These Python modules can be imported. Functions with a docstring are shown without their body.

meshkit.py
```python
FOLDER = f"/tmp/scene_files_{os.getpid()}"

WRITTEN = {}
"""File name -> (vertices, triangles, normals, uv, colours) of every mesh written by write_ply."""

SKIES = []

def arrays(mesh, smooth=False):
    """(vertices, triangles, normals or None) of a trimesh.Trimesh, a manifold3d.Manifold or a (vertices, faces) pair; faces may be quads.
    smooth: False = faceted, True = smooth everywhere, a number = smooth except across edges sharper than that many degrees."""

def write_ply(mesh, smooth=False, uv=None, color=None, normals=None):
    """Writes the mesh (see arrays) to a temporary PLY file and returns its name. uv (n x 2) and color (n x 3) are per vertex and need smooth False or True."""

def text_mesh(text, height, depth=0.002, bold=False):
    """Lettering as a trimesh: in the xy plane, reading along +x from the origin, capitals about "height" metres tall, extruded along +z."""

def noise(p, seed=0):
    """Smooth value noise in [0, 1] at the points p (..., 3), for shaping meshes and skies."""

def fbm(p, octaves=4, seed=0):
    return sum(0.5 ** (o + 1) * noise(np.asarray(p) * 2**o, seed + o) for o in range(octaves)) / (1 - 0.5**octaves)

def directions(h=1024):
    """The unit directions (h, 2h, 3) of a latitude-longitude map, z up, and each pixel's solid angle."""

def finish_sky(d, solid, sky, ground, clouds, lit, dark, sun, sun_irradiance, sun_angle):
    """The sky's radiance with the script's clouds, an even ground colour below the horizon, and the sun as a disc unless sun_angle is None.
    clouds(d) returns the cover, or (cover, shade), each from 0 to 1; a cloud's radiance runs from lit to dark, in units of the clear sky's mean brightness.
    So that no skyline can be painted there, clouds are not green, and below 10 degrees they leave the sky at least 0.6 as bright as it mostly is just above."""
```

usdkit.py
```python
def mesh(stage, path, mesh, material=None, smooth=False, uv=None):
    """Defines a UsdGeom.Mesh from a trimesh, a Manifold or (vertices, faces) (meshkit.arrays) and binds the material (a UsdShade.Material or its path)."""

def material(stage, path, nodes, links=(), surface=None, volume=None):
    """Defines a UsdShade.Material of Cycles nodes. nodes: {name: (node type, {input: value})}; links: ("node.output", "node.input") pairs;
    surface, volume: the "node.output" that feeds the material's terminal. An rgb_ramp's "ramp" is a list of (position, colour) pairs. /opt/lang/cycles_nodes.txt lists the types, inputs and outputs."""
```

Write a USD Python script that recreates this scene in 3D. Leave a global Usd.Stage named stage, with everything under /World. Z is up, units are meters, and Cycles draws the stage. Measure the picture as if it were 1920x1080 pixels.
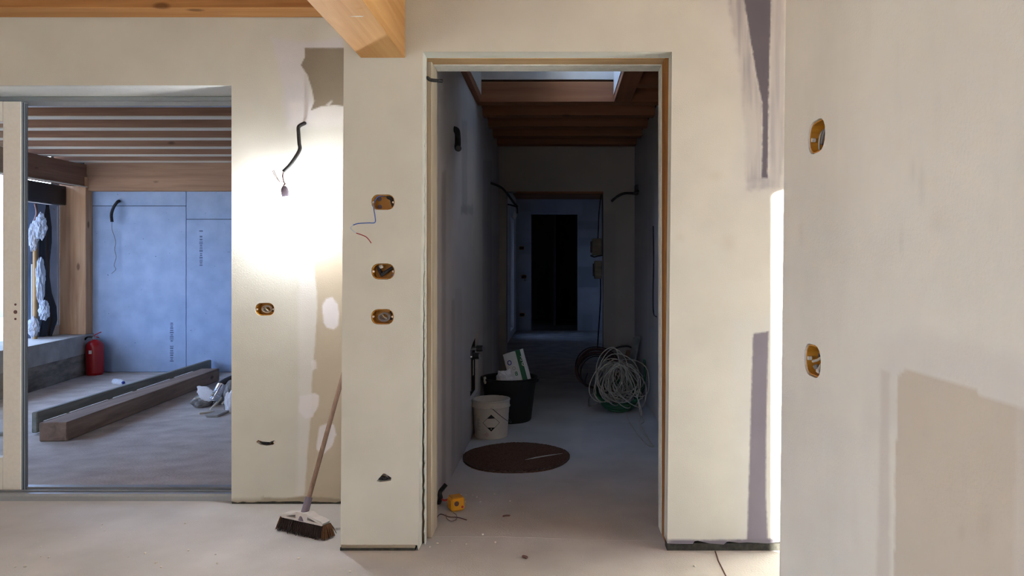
import math, random
import numpy as np, trimesh, shapely, usdkit, meshkit
from shapely.geometry import Polygon, Point, LineString, box as sbox
from shapely import affinity
from scipy.spatial import Delaunay
import manifold3d as m3
from pxr import Usd, UsdGeom, UsdLux, UsdShade, Gf, Sdf

random.seed(7); rng = np.random.default_rng(7)
stage = Usd.Stage.CreateInMemory()
UsdGeom.SetStageUpAxis(stage, 'Z'); UsdGeom.SetStageMetersPerUnit(stage, 1.0)
UsdGeom.Xform.Define(stage, '/World')

# ------------------------------------------------------------------ camera, sky, sun, exposure
FPX, CX, CY, EYE = 1300.0, 1048.0, 504.0, 1.2
cam = UsdGeom.Camera.Define(stage, '/World/camera')
cam.CreateHorizontalApertureAttr(36.0); cam.CreateFocalLengthAttr(36.0 * FPX / 1920)
cam.CreateHorizontalApertureOffsetAttr((960 - CX) / 1920 * 36); cam.CreateVerticalApertureOffsetAttr(-(540 - CY) / 1920 * 36)
cam.AddTranslateOp().Set((0, 0, EYE)); cam.AddRotateXOp().Set(90)
cam.CreateExposureAttr(-0.22)

SUN = np.array([0.75, -0.60, 0.25]); SUN /= np.linalg.norm(SUN)
SKY_BLUE, SKY_WARM, SKY_GROUND = (2.6, 3.7, 6.2), (2.6, 2.6, 2.7), (0.6, 0.6, 0.62)
SKY_STRENGTH, SUN_STRENGTH = 1.5, 20.0
sky_mat = usdkit.material(stage, '/World/Looks/sky_look', {
    'g': ('texture_coordinate', {}),
    'd': ('vector_math', {'math_type': 'dot_product', 'vector2': tuple(SUN)}),
    'mr': ('map_range', {'from_min': -1.0, 'from_max': 1.0}),
    'r': ('rgb_ramp', {'ramp': [(0, SKY_BLUE), (0.62, SKY_BLUE), (0.82, SKY_WARM), (1, SKY_WARM)]}),
    'xyz': ('separate_xyz', {}),
    'h': ('map_range', {'from_min': -0.06, 'from_max': 0.02, 'clamp': True}),
    'mx': ('mix', {'color1': SKY_GROUND}),
    'b': ('background_shader', {'strength': SKY_STRENGTH})},
    [('g.generated', 'd.vector1'), ('d.value', 'mr.value'), ('mr.result', 'r.fac'), ('g.generated', 'xyz.vector'), ('xyz.z', 'h.value'),
     ('h.result', 'mx.fac'), ('r.color', 'mx.color2'), ('mx.color', 'b.color')], surface='b.background')
dome = UsdLux.DomeLight.Define(stage, '/World/sky'); dome.CreateIntensityAttr(1.0)
UsdShade.MaterialBindingAPI.Apply(dome.GetPrim()).Bind(sky_mat)
sun = UsdLux.DistantLight.Define(stage, '/World/sun')
sun.CreateIntensityAttr(SUN_STRENGTH); sun.CreateAngleAttr(0.5); sun.CreateColorAttr((1.0, 0.94, 0.86)); sun.CreateNormalizeAttr(True)
_z = SUN; _x = np.cross((0, 0, 1), _z); _x /= np.linalg.norm(_x); _y = np.cross(_z, _x)
sun.AddTransformOp().Set(Gf.Matrix4d(*_x, 0, *_y, 0, *_z, 0, 0, 0, 0, 1))
BULB_STRENGTH = 800.0

# ------------------------------------------------------------------ planes of the place (metres)
YA, YB, YBACK = 2.95, 3.537, 8.04          # door wall, recessed wall, far wall of the covered terrace
XP = 0.55                                  # partition on the right
XCL, XCR, YCE = -0.62, 0.78, 7.14          # corridor left, right, end
CEIL = 2.75


def at(px, py, Y):
    """the point at depth Y that the photograph shows at (px, py)"""
    return np.array([(px - CX) * Y / FPX, Y, EYE - (py - CY) * Y / FPX])


def fl(px, py, z=0.0):
    """the point at height z that the photograph shows at (px, py)"""
    return at(px, py, FPX * (EYE - z) / (py - CY))


def wx(px, py, X):
    """the point on the plane x = X"""
    return at(px, py, X * FPX / (px - CX))


def lin(r, g=None, b=None):
    c = np.array([r, g if g is not None else r, b if b is not None else r], float) / 255
    return np.where(c < 0.04045, c / 12.92, ((c + 0.055) / 1.055) ** 2.4)


# ------------------------------------------------------------------ scene helpers
_used = {}


def numbered(parent, name):
    k = (parent, name); n = _used.get(k, 0); _used[k] = n + 1
    return f'{parent}/{name}' if n == 0 else f'{parent}/{name}_{n:03d}'


def tag(p, label=None, cat=None, group=None, kind=None):
    for k, v in (('label', label), ('category', cat), ('group', group), ('kind', kind)):
        if v: p.SetCustomDataByKey(k, v)
    return p


LOC = {'/World': np.zeros(3)}


def thing(name, label, cat=None, loc=(0, 0, 0), group=None, kind=None):
    x = UsdGeom.Xform.Define(stage, numbered('/World', name)); x.AddTranslateOp().Set(tuple(map(float, loc)))
    LOC[str(x.GetPath())] = np.array(loc, float)
    return tag(x.GetPrim(), label, cat, group, kind)


def base_of(path):
    path = str(path)
    while path not in LOC: path = path.rsplit('/', 1)[0]
    return LOC[path]


def part(parent, name, mesh, mat, smooth=False, label=None, kind=None, tint=None):
    """a mesh, given in world coordinates, under parent (None: top level)"""
    pp = '/World' if parent is None else str(parent.GetPath())
    v, f, n = meshkit.arrays(mesh, smooth)
    path = numbered(pp, name)
    m = usdkit.mesh(stage, path, (v - base_of(pp), f), M[mat], False)
    if n is not None:
        m.CreateNormalsAttr(np_vec(n)); m.SetNormalsInterpolation('vertex')
    if tint is not None:
        UsdGeom.PrimvarsAPI(m).CreatePrimvar('tint', Sdf.ValueTypeNames.Color3fArray, 'vertex').Set(np_vec(tint))
    return tag(m.GetPrim(), label, None, None, kind)


def np_vec(a):
    from pxr import Vt
    return Vt.Vec3fArray.FromNumpy(np.ascontiguousarray(a, np.float32))


def solo(name, mesh, mat, label, cat=None, group=None, kind=None, smooth=False, tint=None):
    return tag(part(None, name, mesh, mat, smooth, None, None, tint), label, cat, group, kind)


def cat(*ms):
    ms = [trimesh.Trimesh(*meshkit.arrays(m)[:2], process=False) for m in ms]
    return trimesh.util.concatenate(ms)


def bx(x0, x1, y0, y1, z0, z1, c=0.0):
    x0, x1 = sorted((x0, x1)); y0, y1 = sorted((y0, y1)); z0, z1 = sorted((z0, z1))
    if c <= 0:
        b = trimesh.creation.box((x1 - x0, y1 - y0, z1 - z0)); b.apply_translation(((x0 + x1) / 2, (y0 + y1) / 2, (z0 + z1) / 2)); return b
    pts = []
    for x, sx in ((x0, 1), (x1, -1)):
        for y, sy in ((y0, 1), (y1, -1)):
            for z, sz in ((z0, 1), (z1, -1)):
                pts += [(x, y + sy * c, z + sz * c), (x + sx * c, y, z + sz * c), (x + sx * c, y + sy * c, z)]
    return trimesh.convex.convex_hull(np.array(pts))


def beam_between(p0, p1, w, h, c=0.004, roll=0.0):
    """a squared timber along p0 -> p1 (axis through its middle)"""
    p0, p1 = np.array(p0, float), np.array(p1, float); d = p1 - p0; L = np.linalg.norm(d); d /= L
    b = bx(-w / 2, w / 2, 0, L, -h / 2, h / 2, c)
    s = np.cross(d, (0, 0, 1.0)); s /= np.linalg.norm(s); u = np.cross(s, d)
    s, u = s * math.cos(roll) + u * math.sin(roll), u * math.cos(roll) - s * math.sin(roll)
    T = np.eye(4); T[:3, 0], T[:3, 1], T[:3, 2], T[:3, 3] = s, d, u, p0
    b.apply_transform(T); return b


def spline(pts, n=8):
    p = np.array(pts, float)
    if len(p) < 3: return p
    q = np.vstack([2 * p[0] - p[1], p, 2 * p[-1] - p[-2]]); out = []
    for i in range(1, len(q) - 2):
        for t in np.linspace(0, 1, n, endpoint=False):
            a, b, c, d = q[i - 1], q[i], q[i + 1], q[i + 2]
            out.append(0.5 * (2 * b + (c - a) * t + (2 * a - 5 * b + 4 * c - d) * t * t + (3 * b - a - 3 * c + d) * t ** 3))
    return np.array(out + [p[-1]])


def tube(pts, r, sides=8, closed=False, ends=True):
    p = np.array(pts, float); n = len(p)
    t = np.roll(p, -1, 0) - np.roll(p, 1, 0) if closed else np.gradient(p, axis=0)
    t /= np.linalg.norm(t, axis=1, keepdims=True) + 1e-12
    r = np.broadcast_to(r, (n,))
    a = np.cross(t[0], (0, 0, 1.0) if abs(t[0][2]) < 0.9 else (1.0, 0, 0)); rows = []
    ang = np.arange(sides) * 2 * np.pi / sides
    for i in range(n):
        a = a - t[i] * (a @ t[i]); a /= np.linalg.norm(a) + 1e-12; b = np.cross(t[i], a)
        rows.append(p[i] + r[i] * (np.cos(ang)[:, None] * a + np.sin(ang)[:, None] * b))
    v = np.vstack(rows); f = []
    for i in range(n if closed else n - 1):
        k = (i + 1) % n
        for j in range(sides):
            l = (j + 1) % sides
            f += [(i * sides + j, i * sides + l, k * sides + l), (i * sides + j, k * sides + l, k * sides + j)]
    if not closed and ends:
        v = np.vstack([v, p[0], p[-1]]); m = len(v) - 2
        for j in range(sides):
            l = (j + 1) % sides
            f += [(m, l, j), (m + 1, (n - 1) * sides + j, (n - 1) * sides + l)]
    return trimesh.Trimesh(v, f, process=False)


def corrugated(pts, r, step=0.004, sides=12):
    """ribbed conduit"""
    p = spline(pts, 24); L = np.r_[0, np.cumsum(np.linalg.norm(np.diff(p, axis=0), axis=1))]
    s = np.linspace(0, L[-1], max(8, int(L[-1] / step * 2)))
    q = np.stack([np.interp(s, L, p[:, k]) for k in range(3)], 1)
    return tube(q, r * np.where(np.arange(len(s)) // 1 % 2 == 0, 1.0, 0.86), sides)


def lathe(profile, centre=(0, 0, 0), sections=40):
    m = trimesh.creation.revolve(np.array(profile, float), sections=sections); m.apply_translation(centre); return m


def orient(mesh, origin, xa, ya):
    """local x, y (z = x cross y) of a mesh to world axes"""
    xa = np.array(xa, float); xa /= np.linalg.norm(xa); ya = np.array(ya, float); ya -= xa * (xa @ ya); ya /= np.linalg.norm(ya)
    T = np.eye(4); T[:3, 0], T[:3, 1], T[:3, 2], T[:3, 3] = xa, ya, np.cross(xa, ya), origin
    mesh = mesh.copy(); mesh.apply_transform(T); return mesh


def prism(poly, depth):
    return trimesh.creation.extrude_polygon(poly, depth, engine='earcut')


def lump(c, size, seed, amp=0.35, sub=3, freq=2.2):
    m = trimesh.creation.icosphere(sub, 1.0); n = meshkit.fbm(m.vertices * freq + 17.3 * seed + 40, 3, seed)
    m.vertices = m.vertices * (1 + amp * (n[:, None] - 0.5) * 2) * np.array(size) + np.array(c); return m


def plate(poly, h, thick, to_world):
    """A board: a finely divided front face of the polygon (with holes), its edges running back by thick. to_world(u, z, d) -> points.
    Returns the mesh and the number of front vertices."""
    if hasattr(poly, 'geoms'):
        out = [plate(g, h, thick, to_world) for g in poly.geoms]
        return trimesh.util.concatenate([o[0] for o in out]), sum(o[1] for o in out)
    rings = [np.array(r.coords)[:-1] for r in [poly.segmentize(h).exterior, *poly.segmentize(h).interiors]]
    x0, y0, x1, y1 = poly.bounds
    gx, gy = np.meshgrid(np.arange(x0 + h / 2, x1, h), np.arange(y0 + h / 2, y1, h)); g = np.stack([gx.ravel(), gy.ravel()], 1)
    g = g[shapely.contains_xy(poly.buffer(-0.45 * h), g[:, 0], g[:, 1])]
    p = np.vstack(rings + [g]); tri = Delaunay(p).simplices
    c = p[tri].mean(1); tri = tri[shapely.contains_xy(poly, c[:, 0], c[:, 1])]
    a = p[tri]; area = (a[:, 1, 0] - a[:, 0, 0]) * (a[:, 2, 1] - a[:, 0, 1]) - (a[:, 1, 1] - a[:, 0, 1]) * (a[:, 2, 0] - a[:, 0, 0])
    tri = tri[np.abs(area) > 1e-10]; tri = np.where((area[np.abs(area) > 1e-10] < 0)[:, None], tri[:, ::-1], tri)
    V, F, n = [to_world(p[:, 0], p[:, 1], 0 * p[:, 0])], [tri], len(p)
    for r in rings:
        k = len(r); V += [to_world(r[:, 0], r[:, 1], np.zeros(k)), to_world(r[:, 0], r[:, 1], np.full(k, thick))]
        i = np.arange(k); j = (i + 1) % k
        F += [np.stack([n + i, n + k + i, n + k + j], 1), np.stack([n + i, n + k + j, n + j], 1)]; n += 2 * k
    return trimesh.Trimesh(np.vstack(V), np.vstack(F), process=False), len(p)


def pixels(v):
    """where on the wall a vertex sits, written in the photograph's coordinates (used to place patches of filler when building)"""
    return CX + v[:, 0] / v[:, 1] * FPX, CY + (EYE - v[:, 2]) / v[:, 1] * FPX


def fbm2(px, py, s, seed=0, stretch=1.0, oct=3):
    return meshkit.fbm(np.stack([px / s + 100, py / (s * stretch) + 100, np.full_like(px, 3.7)], -1), oct, seed)


def mask(px, py, poly, soft=2.0, ragged=0.0, scale=14.0, seed=0):
    P = Polygon(poly) if not hasattr(poly, 'geom_type') else poly
    if not P.is_valid: P = P.buffer(0)
    pts = shapely.points(px, py)
    d = shapely.distance(pts, P.boundary) * np.where(shapely.contains_xy(P, px, py), 1, -1)
    if ragged: d = d + ragged * 2 * (fbm2(px, py, scale, seed) - 0.5)
    t = np.clip((d + soft) / (2 * soft), 0, 1)
    return t * t * (3 - 2 * t)


def blend(col, m, c):
    return col * (1 - m[:, None]) + np.asarray(c)[None, :] * m[:, None]


def ragged_line(x0, x1, y, amp, n, seed):
    r = np.random.default_rng(seed); xs = np.linspace(x0, x1, n)
    return [(x, y + amp * (r.random() - 0.5) * 2) for x in xs]


# ------------------------------------------------------------------ materials
M = {}


def nmat(name, c1, c2=None, scale=20.0, rough=0.8, bump=0.0, bscale=None, stretch=(1, 1, 1), metallic=0.0, detail=4, spec=0.3, tint=False, speck=None):
    c2 = c1 if c2 is None else c2; bscale = bscale or scale * 3
    N = {'g': ('geometry', {}), 'mp': ('mapping', {'scale': stretch}), 'n': ('noise_texture', {'scale': scale, 'detail': detail}),
         'r': ('rgb_ramp', {'ramp': [(0.3, tuple(c1)), (0.7, tuple(c2))]}),
         'p': ('principled_bsdf', {'roughness': rough, 'metallic': metallic, 'specular_ior_level': spec})}
    Lk = [('g.position', 'mp.vector'), ('mp.vector', 'n.vector'), ('n.fac', 'r.fac')]
    out = 'r.color'
    if speck:                                         # (colour, scale, threshold)
        N.update(v=('noise_texture', {'scale': speck[1], 'detail': 2}), vr=('map_range', {'from_min': speck[2], 'from_max': speck[2] + 0.04, 'clamp': True}), vm=('mix', {'color2': tuple(speck[0])}))
        Lk += [('mp.vector', 'v.vector'), ('v.fac', 'vr.value'), ('vr.result', 'vm.fac'), (out, 'vm.color1')]; out = 'vm.color'
    if tint:
        N.update(a=('attribute', {'attribute': 'tint'}), mm=('mix', {'mix_type': 'multiply', 'fac': 1.0}))
        Lk += [(out, 'mm.color1'), ('a.color', 'mm.color2')]; out = 'mm.color'
    Lk.append((out, 'p.base_color'))
    if bump:
        N.update(bn=('noise_texture', {'scale': bscale, 'detail': 3}), bp=('bump', {'strength': 1.0, 'distance': bump}))
        Lk += [('mp.vector', 'bn.vector'), ('bn.fac', 'bp.height'), ('bp.normal', 'p.normal')]
    M[name] = usdkit.material(stage, f'/World/Looks/{name}', N, Lk, surface='p.BSDF')


def wood(name, dark, light, axis, scale=14.0, rough=0.65, knots=True, knot=None):
    s = [1.0, 1.0, 1.0]; s[axis] = 0.06; ks = [1.0, 1.0, 1.0]; ks[axis] = 0.45
    knot = knot if knot is not None else tuple(0.45 * np.array(dark))
    N = {'g': ('geometry', {}), 'mp': ('mapping', {'scale': tuple(s)}), 'n': ('noise_texture', {'scale': scale, 'detail': 5, 'roughness': 0.6, 'distortion': 0.6}),
         'r': ('rgb_ramp', {'ramp': [(0.28, tuple(dark)), (0.5, tuple((np.array(dark) + np.array(light)) / 2)), (0.72, tuple(light))]}),
         'p': ('principled_bsdf', {'roughness': rough, 'specular_ior_level': 0.25}),
         'bp': ('bump', {'strength': 0.6, 'distance': 0.0012})}
    Lk = [('g.position', 'mp.vector'), ('mp.vector', 'n.vector'), ('n.fac', 'r.fac'), ('n.fac', 'bp.height'), ('bp.normal', 'p.normal')]
    if knots:
        N.update(km=('mapping', {'scale': tuple(ks), 'location': (0.37, 0.11, 0.23)}), kv=('voronoi_texture', {'scale': 4.2}), kr=('map_range', {'from_min': 0.05, 'from_max': 0.10, 'to_min': 0.85, 'to_max': 0.0, 'clamp': True}), kx=('mix', {'color2': knot}))
        Lk += [('g.position', 'km.vector'), ('km.vector', 'kv.vector'), ('kv.distance', 'kr.value'), ('kr.result', 'kx.fac'), ('r.color', 'kx.color1'), ('kx.color', 'p.base_color')]
    else: Lk.append(('r.color', 'p.base_color'))
    M[name] = usdkit.material(stage, f'/World/Looks/{name}', N, Lk, surface='p.BSDF')


def plain(name, c, rough=0.5, metallic=0.0, spec=0.5, **kw):
    M[name] = usdkit.material(stage, f'/World/Looks/{name}', {'n': ('noise_texture', {'scale': 60.0}), 'g': ('geometry', {}), 'r': ('rgb_ramp', {'ramp': [(0.3, tuple(0.97 * np.array(c))), (0.7, tuple(np.minimum(1, 1.03 * np.array(c))))]}),
        'p': ('principled_bsdf', {'roughness': rough, 'metallic': metallic, 'specular_ior_level': spec, **kw})},
        [('g.position', 'n.vector'), ('n.fac', 'r.fac'), ('r.color', 'p.base_color')], surface='p.BSDF')


nmat('plaster', (0.96, 0.96, 0.96), (1.04, 1.04, 1.04), 5.0, 0.92, 0.0006, 160.0, tint=True, spec=0.2)
nmat('screed', lin(180, 179, 176), lin(198, 197, 195), 3.0, 0.9, 0.0015, 120.0, tint=True, spec=0.25, speck=(lin(225, 222, 216), 95.0, 0.72))
nmat('rough_screed', lin(176, 166, 158), lin(206, 198, 190), 5.0, 0.95, 0.003, 60.0, stretch=(1, 1.3, 1), speck=(lin(215, 215, 212), 70.0, 0.70))
nmat('gypsum_edge', lin(226, 226, 218), lin(206, 208, 200), 30.0, 0.9, 0.001)
nmat('sole_plate', lin(120, 112, 96), lin(160, 150, 130), 25.0, 0.9, 0.001, stretch=(0.2, 1, 1))
nmat('sealing_strip', lin(46, 46, 44), lin(70, 70, 62), 50.0, 0.9, 0.001)
nmat('white_wall', lin(216, 213, 208), lin(224, 221, 216), 4.0, 0.9)
nmat('blue_board', lin(146, 167, 198), lin(164, 184, 213), 6.0, 0.75, 0.0005, 90.0, speck=(lin(84, 98, 124), 42.0, 0.74))
nmat('concrete', lin(148, 144, 138), lin(180, 176, 168), 5.0, 0.92, 0.003, 45.0)
nmat('old_concrete', lin(96, 88, 80), lin(150, 142, 130), 7.0, 0.95, 0.004, 40.0, stretch=(1, 0.6, 2))
wood('beam_wood', lin(170, 122, 68), lin(200, 158, 104), 1, 16.0)
wood('beam_wood_x', lin(150, 100, 54), lin(180, 134, 84), 0, 16.0)
wood('rafter_wood_x', lin(122, 92, 74), lin(154, 120, 98), 0, 16.0)
wood('rafter_wood_y', lin(122, 92, 74), lin(154, 120, 98), 1, 16.0)
wood('rafter_pale_x', lin(186, 176, 156), lin(212, 204, 188), 0, 20.0, knots=False)
wood('header_wood_x', lin(146, 114, 92), lin(176, 142, 116), 0, 16.0)
wood('post_wood', lin(176, 132, 96), lin(214, 176, 140), 2, 15.0)
wood('corridor_wood_x', lin(128, 84, 58), lin(160, 110, 78), 0, 16.0)
wood('corridor_wood_y', lin(128, 84, 58), lin(160, 110, 78), 1, 16.0)
wood('stud_wood', lin(118, 74, 36), lin(170, 122, 70), 2, 18.0, knots=False)
wood('stud_dark', lin(96, 74, 50), lin(142, 116, 86), 2, 18.0, knots=False)
wood('stud_wood_x', lin(176, 140, 96), lin(212, 186, 146), 0, 18.0, knots=False)
wood('jamb_board', lin(172, 160, 138), lin(204, 194, 172), 2, 20.0, knots=False)
wood('old_timber', lin(112, 92, 78), lin(154, 132, 114), 1, 15.0, 0.85)
wood('grey_plank', lin(104, 106, 100), lin(142, 142, 132), 1, 18.0, 0.85, knots=False)
wood('broom_stick', lin(118, 94, 80), lin(158, 134, 118), 2, 40.0, 0.6, knots=False)
plain('door_paint', lin(230, 230, 222), 0.45)
plain('alu_grey', lin(146, 152, 158), 0.42, 0.35)
plain('alu_dark', lin(92, 98, 104), 0.45, 0.3)
plain('black_plastic', lin(34, 33, 36), 0.5)
plain('black_rubber', lin(26, 26, 27), 0.62)
plain('yellow_box', lin(228, 160, 28), 0.5)
plain('ochre_box', lin(186, 128, 34), 0.55)
plain('cement_blob', lin(214, 208, 196), 0.9)
plain('cable_white', lin(172, 165, 150), 0.5)
plain('cable_grey', lin(128, 126, 124), 0.5)
plain('wire_blue', lin(72, 104, 176), 0.45)
plain('wire_pale', lin(196, 206, 216), 0.45)
plain('wire_red', lin(150, 32, 40), 0.45)
plain('wire_brown', lin(92, 62, 58), 0.5)
plain('bucket_white', lin(222, 216, 206), 0.42)
plain('print_black', lin(24, 24, 26), 0.6)
plain('print_red', lin(190, 60, 60), 0.6)
plain('print_grey', lin(168, 166, 164), 0.6)
plain('print_blue', lin(44, 62, 150), 0.6)
plain('print_green', lin(40, 120, 76), 0.6)
plain('print_panel', lin(96, 112, 142), 0.7)
plain('steel_wire', lin(120, 120, 122), 0.35, 0.9)
plain('chrome', lin(190, 192, 196), 0.25, 1.0)
plain('bag_white', lin(226, 226, 226), 0.55)
plain('bag_green', lin(26, 96, 62), 0.5)
plain('film_white', lin(236, 238, 242), 0.35)
plain('mat_edge', lin(52, 32, 26), 0.95)
plain('red_paint', lin(160, 14, 24), 0.3)
plain('hose_green', lin(30, 84, 52), 0.5)
plain('socket_grey', lin(112, 102, 116), 0.5)
plain('bristle_dark', lin(56, 46, 42), 0.8)
plain('bristle_brown', lin(120, 82, 54), 0.8)
plain('broom_plastic', lin(206, 202, 198), 0.5)
plain('box_and_shadow_black', lin(18, 19, 24), 0.4)
plain('foil', lin(210, 214, 222), 0.22, 0.9)
plain('print_white', lin(230, 226, 222), 0.6)
M['film_clear'] = usdkit.material(stage, '/World/Looks/film_clear', {'d': ('principled_bsdf', {'base_color': tuple(lin(160, 168, 180)), 'roughness': 0.3}), 't': ('transparent_bsdf', {}), 'm': ('mix_closure', {'fac': 0.6})}, [('t.BSDF', 'm.closure1'), ('d.BSDF', 'm.closure2')], surface='m.closure')
plain('pole_brass', lin(150, 116, 66), 0.5)
nmat('mat_brown', lin(80, 60, 50), lin(112, 88, 74), 90.0, 1.0, 0.004, 420.0, detail=6, spec=0.05)
nmat('rubble', lin(110, 108, 106), lin(160, 154, 146), 30.0, 0.95, 0.004, 90.0)
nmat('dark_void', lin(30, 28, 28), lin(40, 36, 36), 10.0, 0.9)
nmat('skylight_frame', lin(196, 192, 186), lin(208, 204, 198), 8.0, 0.6)
M['glass'] = usdkit.material(stage, '/World/Looks/glass', {'f': ('fresnel', {'IOR': 1.45}), 't': ('transparent_bsdf', {'color': (0.96, 0.98, 0.97)}), 's': ('glossy_bsdf', {'roughness': 0.02, 'color': (1, 1, 1)}), 'm': ('mix_closure', {})},
                             [('f.fac', 'm.fac'), ('t.BSDF', 'm.closure1'), ('s.BSDF', 'm.closure2')], surface='m.closure')
M['dimming_glass'] = usdkit.material(stage, '/World/Looks/dimming_glass', {'f': ('fresnel', {'IOR': 1.45}), 't': ('transparent_bsdf', {'color': (0.42, 0.45, 0.5)}), 's': ('glossy_bsdf', {'roughness': 0.1, 'color': (1, 1, 1)}), 'm': ('mix_closure', {})},
                                   [('f.fac', 'm.fac'), ('t.BSDF', 'm.closure1'), ('s.BSDF', 'm.closure2')], surface='m.closure')  # tint added to cut the daylight let into the far room
M['bulb_glow'] = usdkit.material(stage, '/World/Looks/bulb_glow', {'e': ('emission', {'color': (0.94, 0.95, 1.0), 'strength': BULB_STRENGTH})}, [], surface='e.emission')
M['clear_plastic'] = usdkit.material(stage, '/World/Looks/clear_plastic', {'d': ('principled_bsdf', {'base_color': (0.85, 0.9, 0.95), 'roughness': 0.15}), 't': ('transparent_bsdf', {}), 'm': ('mix_closure', {'fac': 0.45})},
                                     [('t.BSDF', 'm.closure1'), ('d.BSDF', 'm.closure2')], surface='m.closure')

PLASTER = lin(207, 207, 196)
PLASTER_P_LIT = lin(238, 236, 220)  # lighter copy of the plaster, standing in for more light on the partition
BARE = lin(128, 124, 134)          # bare grey-violet board paper
TAUPE = lin(172, 160, 140)         # bare beige board
FILLER = lin(228, 226, 224)
GREYSKIM = lin(186, 184, 182)

# ------------------------------------------------------------------ the big structure
def slab(name, mesh, mat, label, smooth=False):
    return solo(name, mesh, mat, label, None, None, 'structure', smooth)


# main room floor with the tint of the dusty screed
fm, nf = plate(sbox(-4.6, -3.1, 3.3, 3.62), 0.03, 0.1, lambda u, z, d: np.stack([u, z, -d], 1))
def floor_tint(v):
    px, py = v[:, 0] * 441, v[:, 1] * 441
    k = 0.93 + 0.16 * fbm2(px, py, 160, 3) + 0.05 * (fbm2(px, py, 20, 4) - 0.5)
    return np.stack([k, k, k], 1) * 1.06
floor = thing('floor', 'dusty pale grey screed floor of the front room', None, kind='structure')
part(floor, 'screed', fm, 'screed', tint=floor_tint(fm.vertices))
# crack running to the camera from the right pier
cr = [fl(1341, 1034), fl(1345, 1045), fl(1347, 1052), fl(1352, 1062), fl(1358, 1074), fl(1365, 1090), fl(1372, 1120)]
part(floor, 'crack', tube(spline([p + (0, 0, 0.0005) for p in cr], 4), 0.0028, 5), 'wire_brown', label='thin dark crack in the screed')

# door wall (A): boarded front with the door opening and the cut-outs for boxes
def Ap(px, py): p = at(px, py, YA); return (p[0], p[2])
def rrect(cx, cy, w, h, r=0.45):
    r = r * min(w, h); return sbox(cx - w / 2 + r, cy - h / 2 + r, cx + w / 2 - r, cy + h / 2 - r).buffer(r, quad_segs=4)
A_BOX = [(718, 379, 44, 29), (718, 509, 44, 30), (717, 594, 43, 29)]
def Ahole(px, py, w, h):
    u, z = Ap(px, py); return rrect(u, z, w * YA / FPX, h * YA / FPX)
slitA = Polygon([Ap(*p) for p in ((706, 902), (714, 893), (718, 888), (722, 888), (734, 896), (733, 901), (722, 903), (712, 904))])
botL = [Ap(x, y) for x, y in ragged_line(639, 782, 1022, 1.0, 14, 3)]
dl = [Ap(784.5 + 8 * t + (0.5 * (rng.random() - .5)), 1032 - 935 * t) for t in np.linspace(0.03, 0.99, 26)]
botR = [Ap(x, y) for x, y in ((1251, 1019), (1262, 1019.5), (1299, 1020), (1302, 1015), (1308, 1014), (1331, 1019), (1357, 1021), (1363, 1016), (1368, 1015.5), (1386, 1018), (1400, 1017), (1440, 1019), (1462, 1016))]
A_poly = Polygon([Ap(645.5, -60)] + [Ap(638.5, 1026)] + botL + [Ap(784.5, 1032)] + dl + [Ap(793, 97), Ap(1260, 97)]
                 + [Ap(1260 - 9 * t, 97 + 933 * t) for t in np.linspace(0.03, 1, 26)] + botR + [(3.2, 0.03), (3.2, CEIL), (Ap(645.5, 0)[0], CEIL)]).buffer(0)
A_poly = max(getattr(A_poly, 'geoms', [A_poly]), key=lambda g: g.area)
for b in A_BOX: A_poly = A_poly.difference(Ahole(*b))
A_poly = A_poly.difference(slitA)
fine = sbox(0.57, 0.0, 1.0, CEIL)
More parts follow.
